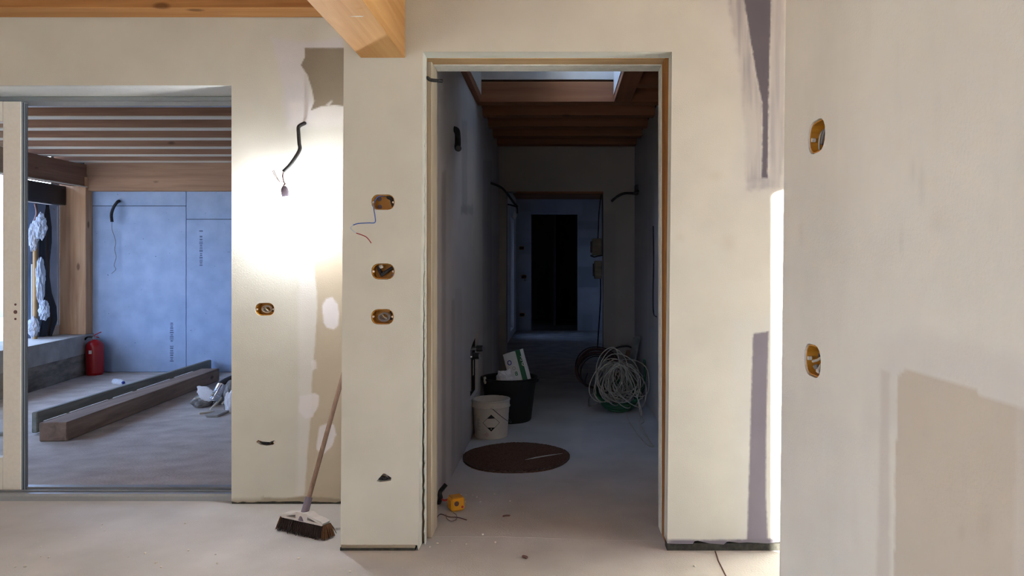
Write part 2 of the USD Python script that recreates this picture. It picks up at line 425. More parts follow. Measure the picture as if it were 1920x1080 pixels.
am = [plate(P_, h_, 0.088, lambda u, z, d: np.stack([u, YA + d, z], 1))[0] for P_, h_ in ((A_poly.difference(fine).intersection(sbox(-2, -1, 0.8, 4)), 0.0115), (A_poly.intersection(fine), 0.0055), (A_poly.difference(fine).intersection(sbox(0.8, -1, 4, 4)), 0.06))]


def tint_A(v):
    px, py = pixels(np.stack([v[:, 0], np.full(len(v), YA), v[:, 2]], 1))
    col = np.tile(PLASTER, (len(v), 1)) * (0.96 + 0.08 * fbm2(px, py, 120, 1))[:, None]
    streak = fbm2(px, py, 9, 5, 14.0, 3)
    vs = np.clip((streak - 0.36) * 3.2, 0, 1)
    # feathered joint compound over bare board beside the partition
    halo = mask(px, py, [(1300, -80), (1480, -80), (1480, 372), (1378, 378), (1376, 330), (1388, 250), (1372, 120), (1330, 30)], 22, 10, 30, 11)
    col = blend(col, 0.55 * halo, lin(200, 200, 196))
    grey = mask(px, py, [(1358, -80), (1394, -80), (1402, 40), (1418, 150), (1430, 200), (1430, 340), (1400, 340), (1397, 230), (1386, 120), (1372, 50)], 6, 5, 12, 12)
    col = blend(col, grey * (0.25 + 0.6 * vs), lin(150, 147, 152))
    right = mask(px, py, [(1446, -80), (1471, -80), (1471, 280), (1462, 352), (1428, 352), (1428, 334), (1442, 330)], 4, 4, 12, 13)
    col = blend(col, right * (0.35 + 0.4 * vs), lin(158, 156, 160))
    tail = mask(px, py, [(1400, 334), (1428, 334), (1455, 340), (1452, 356), (1400, 356)], 5, 5, 8, 14)
    col = blend(col, tail * (0.2 + 0.5 * vs), lin(160, 158, 162))
    dark = mask(px, py, [(1391, -80), (1447, -80), (1446, 0), (1443, 100), (1441, 200), (1439, 334), (1428, 334), (1430, 240), (1429, 190), (1420, 150), (1410, 90), (1402, 40), (1395, 0)], 1.6, 1.6, 6, 15)
    col = blend(col, dark, BARE * 0.62)
    # the lower one
    halo = mask(px, py, [(1372, 600), (1452, 592), (1452, 1040), (1376, 1040)], 14, 8, 20, 16)
    col = blend(col, halo * (0.45 + 0.3 * vs), lin(204, 206, 202))
    dark = mask(px, py, [(1412, 626), (1441, 621), (1439, 700), (1437, 780), (1436, 930), (1441, 1040), (1400, 1040), (1406, 830), (1409, 720)], 1.8, 1.2, 6, 17)
    col = blend(col, dark, BARE)
    low = mask(px, py, [(1250, 1013), (1470, 1010), (1470, 1040), (1250, 1040)], 2, 2, 8, 18)
    col = blend(col, low * (px > 1200), BARE * 0.9)
    # thumb marks on the plaster
    for mx, my, r in ((1366, 455, 10), (1275, 445, 5), (1342, 330, 8)):
        col = blend(col, 0.12 * np.exp(-((px - mx) ** 2 + (py - my) ** 2) / (2 * r * r)), lin(150, 130, 90))
    col = blend(col, np.clip((v[:, 1] - YA) / 0.01, 0, 1), lin(222, 226, 218))
    return col


wall_A = thing('wall_front', 'cream skimmed plasterboard wall around the unfinished doorway', None, kind='structure')
for m_ in am: part(wall_A, 'boarding', m_, 'plaster', tint=tint_A(m_.vertices))
xl, xr = Ap(639, 1030)[0], Ap(784, 1030)[0]
part(wall_A, 'sole_plate', bx(xl + 0.002, xr - 0.012, YA - 0.002, YA + 0.06, 0.012, 0.0255, 0.002), 'sole_plate', label='dirty beige plate under the boarding')
part(wall_A, 'sealing_strip', bx(xl - 0.004, xr - 0.014, YA + 0.002, YA + 0.06, -0.02, 0.012), 'sealing_strip', label='dark strip along the floor')
xl2 = Ap(1251, 1030)[0]
part(wall_A, 'sealing_strip', bx(xl2, 3.2, YA + 0.003, YA + 0.06, -0.02, 0.031), 'sealing_strip', label='dark strip along the floor')
# side of the pier that faces the recess
part(wall_A, 'pier_side', bx(Ap(642, 0)[0], Ap(642, 0)[0] + 0.04, YA + 0.087, YB + 0.05, 0.0, CEIL), 'white_wall')
# door surround, layer by layer
XJL, XJR, ZJH = -0.576, 0.462, at(0, 97, YA)[2]
trim = thing('trim_1', 'unfinished door lining of bare timber and cut plasterboard edges', None, kind='structure')
yst = YA + 0.088
def ragged_strip(x, y0, y1, z0, z1, side, amp, seed, n=70, thick=0.03):
    """vertical strip whose front edge is frayed"""
    r = np.random.default_rng(seed); z = np.linspace(z0, z1, n)
    yy = y0 + amp * (r.random(n) - 0.3); pts = [(a, b) for a, b in zip(yy, z)] + [(y1, z1), (y1, z0)]
    p = prism(Polygon(pts).buffer(0), thick)
    return orient(p, (x if side > 0 else x, 0, 0), (0, 1, 0), (0, 0, 1)) if side > 0 else orient(p, (x - thick, 0, 0), (0, 1, 0), (0, 0, 1))
part(trim, 'stud', bx(-0.66, -0.586, yst, yst + 0.06, 0, 2.3, 0.002), 'stud_dark', label='rough brown timber stud')
part(trim, 'plaster_fringe', ragged_strip(-0.586, YA + 0.06, yst + 0.004, 0.0, ZJH, 1, 0.022, 21, 110, 0.006), 'gypsum_edge', label='frayed plaster along the stud')
part(trim, 'jamb_board', bx(-0.66, -0.566, yst + 0.05, YA + 0.275, 0, 2.3, 0.003), 'jamb_board', label='pale timber board inside the left jamb')
part(trim, 'stud', bx(XJR + 0.002, 0.58, yst, yst + 0.09, 0, 2.3, 0.002), 'stud_wood', label='rough brown timber stud')
part(trim, 'inner_board', bx(XJR, 0.58, yst + 0.09, YA + 0.275, 0, 2.3, 0.003), 'gypsum_edge', label='pale board edge inside the right jamb')
part(trim, 'header', bx(-0.59, XJR + 0.1, yst, yst + 0.09, ZJH - 0.002, 2.4, 0.002), 'stud_wood_x', label='bare timber header over the opening')
part(trim, 'inner_header', bx(-0.566, XJR, yst + 0.09, YA + 0.275, ZJH - 0.006, 2.4, 0.002), 'gypsum_edge', label='cut plasterboard edge under the header')

# recessed wall (B) with the sliding-door opening
def Bp(px, py): p = at(px, py, YB); return (p[0], p[2])
slitB = Polygon([Bp(*p) for p in ((480, 829), (484, 825), (492, 828), (505, 829), (514, 826), (516, 829), (512, 834), (500, 836), (488, 834))])
x_open, z_open = Bp(434, 160)
B_poly = Polygon([(-4.5, CEIL), (-4.5, z_open), (x_open, z_open), (x_open, 0.012)] + [Bp(x, y) for x, y in ragged_line(436, 639, 941, 1.6, 22, 8)] + [(-0.9, 0.012), (-0.9, CEIL)])
bu, bz = Bp(496.5, 580)
B_poly = B_poly.difference(rrect(bu, bz, 36 * YB / FPX, 24 * YB / FPX)).difference(slitB)
fineB = sbox(Bp(495, 0)[0], -0.1, Bp(650, 0)[0], 2.4)
bms = [plate(P_, h_, 0.026, lambda u, z, d: np.stack([u, YB + d, z], 1))[0] for P_, h_ in ((B_poly.difference(fineB), 0.02), (B_poly.intersection(fineB), 0.0065))]


def tint_B(v):
    px, py = pixels(np.stack([v[:, 0], np.full(len(v), YB), v[:, 2]], 1))
    col = np.tile(PLASTER, (len(v), 1)) * (0.96 + 0.08 * fbm2(px, py, 110, 2))[:, None]
    # smooth filler along the board joint
    m = mask(px, py, [(508, 70), (560, 78), (640, 72), (648, 92), (575, 95), (566, 112), (578, 150), (590, 200), (580, 240), (540, 236), (528, 150)], 9, 8, 24, 21)
    col = blend(col, 0.75 * m, lin(208, 207, 212))
    m = mask(px, py, [(545, 190), (648, 200), (648, 235), (545, 240)], 10, 8, 20, 22)
    col = blend(col, 0.6 * m, FILLER)
    m = mask(px, py, [(571, 90), (650, 90), (650, 199), (625, 197), (604, 199), (583, 207), (589, 190), (585, 168), (576, 140), (564, 122), (572, 108)], 1.2, 0.9, 10, 23)
    col = blend(col, m, TAUPE * 0.62)
    m = mask(px, py, [(612, 196), (622, 188), (624, 190), (616, 199)], 1.5, 1, 5, 24)
    col = blend(col, 0.6 * m, FILLER)
    m = mask(px, py, [(560, 470), (592, 470), (596, 560), (594, 620), (588, 700), (583, 790), (578, 860), (570, 938), (556, 938), (560, 760)], 6, 3, 20, 25)
    col = blend(col, 0.5 * m, FILLER * 0.94)
    m = mask(px, py, [(588, 430), (650, 430), (650, 960), (430, 960), (430, 941), (500, 938), (571, 930), (577, 850), (583, 780), (585, 720), (590, 650), (594, 600), (595, 556), (589, 505)], 1.8, 1.6, 9, 26)
    col = blend(col, m, lin(188, 178, 158))
    for poly, k in (([(604, 572), (612, 560), (623, 557), (633, 570), (636, 590), (634, 610), (626, 618), (612, 614), (606, 604)], 1.0),
                    ([(562, 742), (590, 737), (598, 742), (596, 762), (586, 782), (572, 785), (560, 770)], 0.9),
                    ([(599, 800), (612, 794), (626, 796), (630, 815), (622, 836), (606, 852), (593, 843), (596, 820)], 0.95),
                    ([(583, 675), (592, 674), (594, 690), (586, 694)], 0.7)):
        m = mask(px, py, poly, 1.8, 2.2, 8, 27); col = blend(col, k * m, FILLER * np.array([0.97, 0.97, 1.0]))
    m = mask(px, py, [(430, 936), (575, 931), (650, 936), (650, 960), (430, 960)], 2, 2.5, 14, 28)
    col = blend(col, 0.8 * m, TAUPE * 0.75)
    return blend(col, np.clip((v[:, 1] - YB) / 0.01, 0, 1), lin(222, 222, 214))


wall_B = thing('wall_recess', 'plasterboard wall of the recess with filler patches beside the sliding door', None, kind='structure')
for m_ in bms: part(wall_B, 'boarding', m_, 'plaster', tint=tint_B(m_.vertices))
part(wall_B, 'sealing_strip', bx(x_open, -0.9, YB + 0.004, YB + 0.03, -0.02, 0.013), 'sealing_strip', label='dark strip along the floor')
part(wall_B, 'head_reveal', bx(-4.5, x_open, YB + 0.026, YB + 0.26, z_open, z_open + 0.1), 'door_paint', label='white reveal above the sliding door')
part(wall_B, 'side_reveal', bx(x_open, x_open + 0.03, YB + 0.026, YB + 0.30, 0, CEIL), 'white_wall')
part(wall_B, 'outer_leaf', bx(x_open, -0.9, YB + 0.24, YB + 0.30, 0, CEIL), 'white_wall')
part(wall_B, 'outer_head', bx(-6.2, x_open, YB + 0.26, YB + 0.30, z_open, CEIL), 'white_wall')

# partition on the right
def Pp(px, py): p = wx(px, py, XP); return (p[1], p[2])
ye0, ye1 = Pp(1473.5, 0)[0], Pp(1461.5, 1080)[0]
yz = lambda z: ye0 + (ye1 - ye0) * (Pp(1473, 0)[1] - z) / (Pp(1473, 0)[1] - Pp(1462, 1080)[1])
P_HOLES = [(1530.5, 256, 0.098, 0.070), (1523, 676, 0.098, 0.070)]
P_poly = Polygon([(-1.6, 0), (yz(0), 0), (yz(CEIL), CEIL), (-1.6, CEIL)])
for px, py, w, h in P_HOLES:
    u, z = Pp(px, py); P_poly = P_poly.difference(rrect(u, z, w, h))
near = sbox(0.6, 0.3, 1.9, 2.2)
pm1, _ = plate(P_poly.intersection(near), 0.0065, 0.026, lambda u, z, d: np.stack([XP + d, u, z], 1))
pm2, _ = plate(P_poly.difference(near), 0.05, 0.026, lambda u, z, d: np.stack([XP + d, u, z], 1))


def tint_P(v):
    w = np.stack([np.full(len(v), XP), np.maximum(v[:, 1], 0.55), v[:, 2]], 1); px, py = pixels(w)
    col = np.tile(PLASTER_P_LIT, (len(v), 1)) * (0.96 + 0.08 * fbm2(px, py, 160, 6))[:, None]
    st = fbm2(px, py, 22, 31, 9.0)
    col = col * (1 - 0.035 * np.clip((st - 0.5) * 3, 0, 1))[:, None]
    m = mask(px, py, [(1640, 640), (1700, 620), (1800, 640), (1990, 700), (1990, 800), (1640, 800)], 26, 14, 60, 32)
    col = blend(col, 0.25 * m, lin(200, 199, 198))
    m = mask(px, py, [(1652, 693), (1668, 700), (1668, 1300), (1640, 1300)], 5, 3, 20, 33)
    col = blend(col, 0.75 * m, lin(216, 209, 194))
    m = mask(px, py, [(1684, 705), (1694, 695), (1722, 697), (1750, 709), (1776, 717), (1808, 720), (1826, 730), (1846, 746), (1876, 752), (1920, 770), (2060, 800), (2060, 1400), (1674, 1400), (1678, 900)], 1.6, 3.0, 16, 34)
    col = blend(col, m, lin(212, 203, 183))
    m = mask(px, py, [(1905, 765), (2060, 790), (2060, 1400), (1896, 1400)], 6, 3, 20, 35)
    col = blend(col, 0.6 * m, lin(222, 215, 200))
    for mx, my, rx, ry in ((1728, 350, 5, 30), (1690, 452, 3, 20), (1712, 320, 3, 16), (1760, 415, 14, 20), (1803, 1000, 5, 12), (1845, 985, 12, 22), (1502, 440, 3, 14)):
        col = blend(col, 0.10 * np.exp(-((px - mx) / rx) ** 2 / 2 - ((py - my) / ry) ** 2 / 2), lin(120, 108, 88))
    return blend(col, np.clip((v[:, 0] - XP) / 0.01, 0, 1), lin(222, 222, 214))


wall_P = thing('wall_partition', 'cream plasterboard partition on the right with a bare beige patch low down', None, kind='structure')
for m_ in (pm1, pm2): part(wall_P, 'boarding', m_, 'plaster', tint=tint_P(m_.vertices))
part(wall_P, 'end_face', bx(XP + 0.026, XP + 0.11, 1.55, 1.69, 0, CEIL), 'white_wall')
part(wall_P, 'far_boarding', bx(XP + 0.085, XP + 0.11, -1.6, 1.6, 0, CEIL), 'white_wall')

# the rest of the front room, out of the frame
def wall_with_hole(axis, pos, thick, u0, u1, holes):
    P = sbox(u0, -0.02, u1, CEIL)
    for h in holes: P = P.difference(sbox(*h))
    m = prism(P, thick)
    return orient(m, (0, pos + thick, 0), (1, 0, 0), (0, 0, 1)) if axis == 'y' else orient(m, (pos, 0, 0), (0, 1, 0), (0, 0, 1))
W_SUN = (0.926, 0.0, 2.85, 2.358)
slab('wall_right', wall_with_hole('x', 3.2, 0.25, -3.1, 3.3, [W_SUN]), 'white_wall', 'white outer wall of the front room with a tall window')
slab('wall_back', wall_with_hole('y', -3.1, 0.2, -4.6, 3.4, [(-2.4, 0.1, -0.6, 2.25)]), 'white_wall', 'white wall behind the camera with a wide window')
slab('wall_left', bx(-4.7, -4.5, -3.1, YB + 0.3, -0.02, CEIL), 'white_wall', 'white left wall of the front room')
slab('ceiling', bx(-4.7, 3.45, -3.1, YB + 0.3, CEIL, CEIL + 0.2), 'beam_wood_x', 'boarded timber ceiling of the front room')
for i, (x0, x1, y0, y1) in enumerate([(-2.4, -0.6, -3.02, -2.96)]):
    w = thing('window_1', 'wide window behind the camera', None, kind='structure')
    part(w, 'frame', cat(bx(x0, x1, y0, y1, 0.1, 0.18), bx(x0, x1, y0, y1, 2.17, 2.25), bx(x0, x0 + .08, y0, y1, .1, 2.25), bx(x1 - .08, x1, y0, y1, .1, 2.25), bx(-1.54, -1.46, y0, y1, .1, 2.25)), 'door_paint')

# ------------------------------------------------------------------ timber beams of the front room
bl, br_ = at(676.2, 108.8, YA), at(760, 108.8, YA)
beam = thing('ceiling_beam', 'heavy honey-coloured timber beam running overhead into the doorway wall', 'beam', (bl[0], YA, bl[2]))
part(beam, 'timber', bx(bl[0], br_[0], -3.0, YA - 0.001, bl[2], bl[2] + 0.42, 0.003), 'beam_wood')
part(beam, 'plaster_smear', orient(prism(Polygon([(0, 0), (0.03, 0.004), (0.05, 0.012), (0.042, 0.016), (0.02, 0.009)]), 0.0008), at(655, 31, 2.42) + (0, 0, 0.0), (1, -.3, 0), (0.3, 1, 0)), 'cement_blob', label='white smear of plaster on the underside')
eb = thing('ceiling_beam', 'brown edge beam along the ceiling above the sliding door', 'beam', (-4.4, 3.4, 2.48))
part(eb, 'timber', bx(-4.5, -0.9 + 0.0, 3.405, YB - 0.001, at(0, 33, YB)[2], CEIL, 0.003), 'beam_wood_x')

# ------------------------------------------------------------------ sliding door
sd = thing('door_1', 'white sliding terrace door pushed open to the left', None, kind='structure')
YD = 3.655
part(sd, 'head_frame', cat(bx(-4.5, x_open - 0.001, YB + 0.225, YB + 0.258, 2.083, 2.135, 0.002), bx(-4.5, x_open - 0.001, YB + 0.215, YB + 0.226, 2.108, 2.114, 0.001)), 'alu_grey', label='grey-blue aluminium head track')
prof = Polygon([(0.045, 0), (0.045, 0.024), (0.05, 0.036), (0.075, 0.036), (0.08, 0.024), (0.10, 0.024), (0.10, 0.040), (0.105, 0.040), (0.105, 0.024), (0.15, 0.024), (0.15, 0.04), (0.155, 0.04), (0.155, 0.028), (0.22, 0.03), (0.225, 0)])
tr = prism(prof, x_open + 4.5); tr = orient(tr, (-4.5, YB, 0), (0, 1, 0), (0, 0, 1)); part(sd, 'sill_track', tr, 'alu_grey', label='grey aluminium sill track')
xs = (np.array([39.0]) - CX)[0] * YD / FPX; xg = (5 - CX) * YD / FPX
zt, zb = at(0, 190, YD)[2], at(0, 922, YD)[2]; zgt, zgb = at(0, 228, YD)[2], at(0, 858, YD)[2]
part(sd, 'leaf_frame', cat(bx(xg, xs, YD, YD + 0.05, zb, zt, 0.003), bx(-3.9, xg, YD + .0005, YD + 0.0495, zb, zgb, 0.002), bx(-3.9, xg, YD + .0005, YD + 0.0495, zgt, zt, 0.002), bx(-3.95, -3.85, YD, YD + 0.05, zb, zt, 0.003)), 'door_paint', label='white lacquered frame of the sliding leaf')
part(sd, 'edge_strip', bx(xs, xs + 0.002, YD + 0.004, YD + 0.046, zb + .003, zt - .003), 'alu_grey', label='grey leading edge of the leaf')
for a_ in (0.012, 0.030, 0.040): part(sd, 'seal', bx(xs + 0.002, xs + 0.005, YD + a_, YD + a_ + 0.003, zb + .003, zt - .003), 'alu_dark')
part(sd, 'glass_pane', bx(-3.86, xg + 0.006, YD + 0.02, YD + 0.032, zgb - 0.005, zgt + 0.005), 'glass')
for py, r in ((571, 0.006), (585, 0.010), (598, 0.006)):
    c = at(29, py, YD); h = trimesh.creation.cylinder(r, 0.002, sections=14); h.apply_transform(trimesh.transformations.rotation_matrix(math.pi / 2, (1, 0, 0))); h.apply_translation(c); part(sd, 'lock_hole', h, 'wire_brown')

# ------------------------------------------------------------------ covered terrace beyond the sliding door
slab('floor_terrace', bx(-6.4, -0.9, YB + 0.08, YBACK + 0.1, -0.15, 0.0), 'rough_screed', 'rough dusty screed floor of the covered terrace')
bw = thing('wall_terrace_back', 'blue-grey cement board wall at the back of the terrace', None, kind='structure')
part(bw, 'backing', bx(-5.9, -0.8, YBACK + 0.016, YBACK + 0.1, 0, 2.7), 'dark_void')
sx = at(349, 0, YBACK)[0]
for x0, x1, z0, z1 in ((-5.45, sx, at(0, 386, YBACK)[2], 2.3), (-5.45, sx, 0.0, at(0, 386, YBACK)[2]), (sx, -2.9, at(0, 411, YBACK)[2], 2.3), (sx, -2.9, 0.0, at(0, 411, YBACK)[2]), (-2.9, -0.9, 0, 2.3)):
    part(bw, 'panel', bx(x0 + 0.003, x1 - 0.003, YBACK, YBACK + 0.016, z0 + 0.003, z1 - 0.003, 0.002), 'blue_board')
def dashes(px, y0, y1, seed):
    r = np.random.default_rng(seed); out = []; y = y0
    while y < y1:
        h = 2 + 3 * r.random(); p = at(px, y, YBACK); w = 0.012 + 0.010 * r.random()
        out.append(bx(p[0] - w, p[0] + w, YBACK - 0.0008, YBACK + 0.001, p[2] - h * YBACK / FPX * 0.7, p[2])); y += h * 1.15 + (6 if r.random() < 0.15 else 0)
    return cat(*out)
part(bw, 'faint_print', dashes(377, 432, 500, 1), 'print_panel', label='faint vertical print on the board')
part(bw, 'faint_print', dashes(322, 605, 678, 2), 'print_panel', label='faint vertical print on the board')
slab('wall_terrace_right', bx(-0.95, -0.85, YB + 0.3, YBACK + 0.1, -0.1, 2.75), 'white_wall', 'wall between terrace and corridor')
# parapet (slightly skewed) under the open side
pp = Polygon([(-5.0, 3.83), (-5.13, 6.7), (-5.40, YBACK), (-5.95, YBACK), (-5.7, 6.7), (-5.6, 3.83)])
par = thing('wall_parapet', 'low raw concrete parapet under the open side of the terrace', None, kind='structure')
pmh = prism(pp, 0.24); part(par, 'block', pmh, 'old_concrete', label='rough brown lower course')
pmh = prism(pp.buffer(0.004), 0.19); pmh.apply_translation((0, 0, 0.24)); part(par, 'block', pmh, 'concrete', label='grey upper course')
pc = prism(Polygon([(-4.995, 3.83), (-5.122, 6.7), (-5.392, YBACK), (-5.96, YBACK), (-5.72, 6.7), (-5.62, 3.83)]), 0.02); pc.apply_translation((0, 0, 0.43)); part(par, 'coping', pc, 'concrete')
slab('added_wall_terrace_left', bx(-6.0, -5.75, YB + 0.3, 5.3, 0.45, 2.6), 'white_wall', 'unseen wall added to narrow the light from the open side of the terrace')  # added out of view to block sky and give the back wall a gradient
# post
x0, x1 = at(113, 0, 7.94)[0], at(163, 0, 7.94)[0]
solo('timber_post', bx(x0, x1, 7.92, YBACK - .001, 0.45, 2.25, 0.004), 'post_wood', 'square pale timber post standing on the parapet in the terrace corner', 'post')
# ceiling of the terrace: deck, header, side beam, rafters
ct = thing('ceiling_terrace', 'boarded terrace ceiling on brown rafters', None, kind='structure')
part(ct, 'deck', bx(-6.3, -0.9, YB + 0.3, YBACK + 0.1, 2.58, 2.75), 'rafter_wood_x')
part(ct, 'header_beam', bx(-5.45, -0.95, YBACK - 0.08, YBACK + 0.02, at(0, 358, YBACK - 0.08)[2], 2.55, 0.003), 'header_wood_x', label='broad timber header above the board wall')
part(ct, 'side_beam', beam_between((-5.62, 3.85, 2.27), (-5.50, YBACK - 0.08, 2.27), 0.16, 0.25, 0.004), 'rafter_wood_y', label='timber beam above the open side')
part(ct, 'pale_lath', beam_between((-5.53, 3.85, 2.137), (-5.41, YBACK - 0.10, 2.137), 0.03, 0.014, 0.002), 'rafter_pale_x')
for Y in (4.19, 4.64, 5.09, 5.54, 5.99, 6.44, 6.90, 7.36, 7.80):
    r = part(ct, 'rafter', bx(-5.6 , -0.95, Y - 0.115, Y, 2.398, 2.58, 0.003), 'rafter_wood_x')
    part(r, 'lit_underside', bx(-5.5, -0.96, Y - 0.112, Y - 0.003, 2.392, 2.398), 'rafter_pale_x')  # paler strip paints bounce light onto the underside of each rafter

# corridor shell -----------------------------------------------------

YIN = YA + 0.275                           # corridor side of the door wall
cfm, _ = plate(Polygon([(XCL - 0.04, 3.115), (-0.2, 3.10), (0.2, 3.065), (XCR + 0.04, 3.05), (XCR + 0.04, YCE + 0.2), (XCL - 0.04, YCE + 0.2)]), 0.02, 0.1, lambda u, z, d: np.stack([u, z, 0.0006 - d], 1))
def corridor_shade_dirt(v):  # brown dust, plus a soft doorway shade edge painted into the tint
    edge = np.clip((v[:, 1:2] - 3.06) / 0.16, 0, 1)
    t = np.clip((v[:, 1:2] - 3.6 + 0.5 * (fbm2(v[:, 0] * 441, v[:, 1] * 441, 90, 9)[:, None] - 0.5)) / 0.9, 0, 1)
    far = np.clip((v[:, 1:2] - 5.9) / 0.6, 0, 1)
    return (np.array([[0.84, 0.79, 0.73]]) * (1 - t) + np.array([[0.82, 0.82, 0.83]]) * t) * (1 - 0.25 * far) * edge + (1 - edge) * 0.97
fc = thing('floor_corridor', 'pale dusty screed floor of the corridor', None, kind='structure')
part(fc, 'screed', cfm, 'screed', tint=floor_tint(cfm.vertices) * corridor_shade_dirt(cfm.vertices))

# left wall with the plumbing niche
NY0, NY1 = 4.85, 5.34
niche = Polygon([(NY0, 0.27), (NY1, 0.27), (NY1, 0.73), (NY0 + 0.12, 0.66), (NY0, 0.63)])
CL_poly = sbox(YIN - 0.0, 0.0, YCE, 2.5).difference(niche)
clm, _ = plate(CL_poly, 0.02, 0.026, lambda u, z, d: np.stack([np.full_like(u, XCL) - d, u, z], 1))
def tint_CL(v):
    px, py = pixels(np.stack([np.full(len(v), XCL), v[:, 1], v[:, 2]], 1))
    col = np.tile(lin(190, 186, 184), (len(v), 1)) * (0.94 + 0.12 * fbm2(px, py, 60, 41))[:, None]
    for a, b, y0, y1, k in ((828, 836, 320, 960, 0.80), (846, 853, 560, 960, 0.84), (866, 876, 225, 400, 0.82), (864, 887, 385, 402, 0.8), (905, 922, 300, 700, 0.86), (853, 866, 540, 960, 0.93)):
        m = mask(px, py, sbox(a, y0, b, y1), 1.6, 1.0, 12, 42); col = blend(col, m * (1 - k) * 3, lin(150, 146, 146))
    return col
wcl = thing('wall_corridor_left', 'grey plastered left wall of the corridor with filler bands', None, kind='structure')
part(wcl, 'boarding', clm, 'plaster', tint=tint_CL(clm.vertices))
part(wcl, 'backing', bx(-0.76, -0.72, YA + 0.35, YCE + 0.1, 0, 2.75), 'dark_void')
part(wcl, 'niche_side', cat(bx(-0.72, XCL - 0.026, NY1, NY1 + 0.01, 0.25, 0.75), bx(-0.72, XCL - 0.026, NY0, NY1, 0.25, 0.27)), 'dark_void')
crm, _ = plate(sbox(YIN, 0, YCE, 2.5), 0.03, 0.03, lambda u, z, d: np.stack([np.full_like(u, XCR) + d, u, z], 1))
def tint_CR(v):
    px, py = pixels(np.stack([np.full(len(v), XCR), v[:, 1], v[:, 2]], 1))
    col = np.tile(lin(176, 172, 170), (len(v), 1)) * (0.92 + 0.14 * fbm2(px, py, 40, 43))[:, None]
    m = mask(px, py, sbox(1217, 330, 1227, 620), 1.5, 1, 12, 44); return blend(col, 0.4 * m, lin(150, 146, 146))
wcr = thing('wall_corridor_right', 'grey plastered right wall of the corridor', None, kind='structure')
part(wcr, 'boarding', crm, 'plaster', tint=tint_CR(crm.vertices))
part(wcr, 'backing', bx(XCR + 0.03, XCR + 0.1, YIN - 0.1, YCE + 0.2, 0, 2.75), 'dark_void')
slab('wall_corridor_front', cat(bx(0.58, XCR, YIN - 0.03, YIN, 0, 2.6), bx(XJR, 0.60, YIN - 0.0295, YIN, 2.3, 2.6), bx(XCL - 0.05, XJR, YIN - 0.03, YIN - 0.0005, 2.3, 2.6)), 'white_wall', 'corridor side of the doorway wall')

# end wall with its doorway
XO0, XO1, ZO = at(949.5, 0, YCE)[0], at(1131.4, 0, YCE)[0], at(0, 359, YCE)[2]
E_poly = Polygon([(XCL - 0.02, 0), (XO0, 0), (XO0, ZO), (XO1, ZO), (XO1, 0), (XCR + 0.02, 0), (XCR + 0.02, 2.6), (XCL - 0.02, 2.6)])
em, _ = plate(E_poly, 0.03, 0.15, lambda u, z, d: np.stack([u, YCE + d, z], 1))
def tint_E(v):
    px, py = pixels(np.stack([v[:, 0], np.full(len(v), YCE), v[:, 2]], 1))
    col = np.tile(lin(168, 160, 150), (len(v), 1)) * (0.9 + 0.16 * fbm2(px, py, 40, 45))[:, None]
    m = mask(px, py, sbox(1135, 397, 1157, 700), 1.5, 1, 12, 46); return blend(col, 0.35 * m, lin(140, 136, 132))
wce = thing('wall_corridor_end', 'plastered end wall of the corridor around an inner doorway', None, kind='structure')
part(wce, 'boarding', em, 'plaster', tint=tint_E(em.vertices))
part(wce, 'lintel', cat(bx(XO0 + 0.1, XO1, YCE + 0.005, YCE + 0.07, ZO - 0.022, ZO + 0.01, 0.002), bx(XO0 + 0.1, XO1, YCE + 0.08, YCE + 0.145, ZO - 0.022, ZO + 0.01, 0.002)), 'corridor_wood_x', label='two timber battens under the lintel')

# corridor ceiling: deck, rafters, skylight
SX0, SX1, SY0, SY1, ZB = -0.584, 0.412, 4.38, 5.18, 2.447
cc = thing('ceiling_corridor', 'dark timber corridor ceiling of rafters and boards', None, kind='structure')
for x0, x1, y0, y1 in ((-0.8, 0.9, YIN - 0.1, SY0 - 0.01), (-0.8, 0.9, SY1 + 0.01, YCE + 0.2), (-0.8, SX0 - 0.005, SY0 - 0.01, SY1 + 0.01), (SX1 + 0.005, 0.9, SY0 - 0.01, SY1 + 0.01)):
    part(cc, 'deck', bx(x0, x1, y0, y1, 2.66, 2.92), 'corridor_wood_x')
part(cc, 'header', bx(-0.62, XCR, SY1, SY1 + 0.115, ZB, 2.60, 0.003), 'corridor_wood_x', label='rafter closing the far end of the skylight')
part(cc, 'header', bx(-0.62, XCR, SY0 - 0.11, SY0, ZB, 2.66, 0.003), 'corridor_wood_x', label='rafter closing the near end of the skylight')
part(cc, 'trimmer', bx(-0.635, SX0, SY0, SY1, ZB, 2.66, 0.003), 'corridor_wood_y')
part(cc, 'trimmer', bx(SX1, SX1 + 0.125, SY0, SY1, ZB, 2.66, 0.003), 'corridor_wood_y')
for Y in (3.95, 5.74, 6.18, 6.62, 7.06):
    part(cc, 'rafter', bx(-0.62, XCR, Y - 0.115, Y, ZB, 2.66, 0.003), 'corridor_wood_x')
for x0 in (SX1 + 0.125,):
    part(cc, 'rafter_stub', bx(x0, XCR, 4.70, 4.80, ZB + 0.005, 2.66, 0.003), 'corridor_wood_x')
w2 = thing('window_2', 'small square skylight in the corridor ceiling', None, kind='structure')
part(w2, 'frame', cat(bx(SX0, SX1, SY1 - 0.002, SY1 + 0.02, 2.615, 2.92), bx(SX0, SX1, SY0 - 0.02, SY0 + 0.002, 2.615, 2.92), bx(SX0 - 0.02, SX0 + 0.004, SY0, SY1, 2.50, 2.92), bx(SX1 - 0.004, SX1 + 0.02, SY0, SY1, 2.50, 2.92)), 'skylight_frame', label='pale lining of the skylight shaft')
part(w2, 'glass_pane', bx(-0.02, SX1, SY0, SY1, 2.885, 2.895), 'glass')
part(w2, 'light_blocker', bx(SX0, -0.02, SY0, SY1, 2.87, 2.90), 'skylight_frame', label='pale board added over the skylight to steer its light to the left wall')  # added out of view so the remaining slot lights the left wall

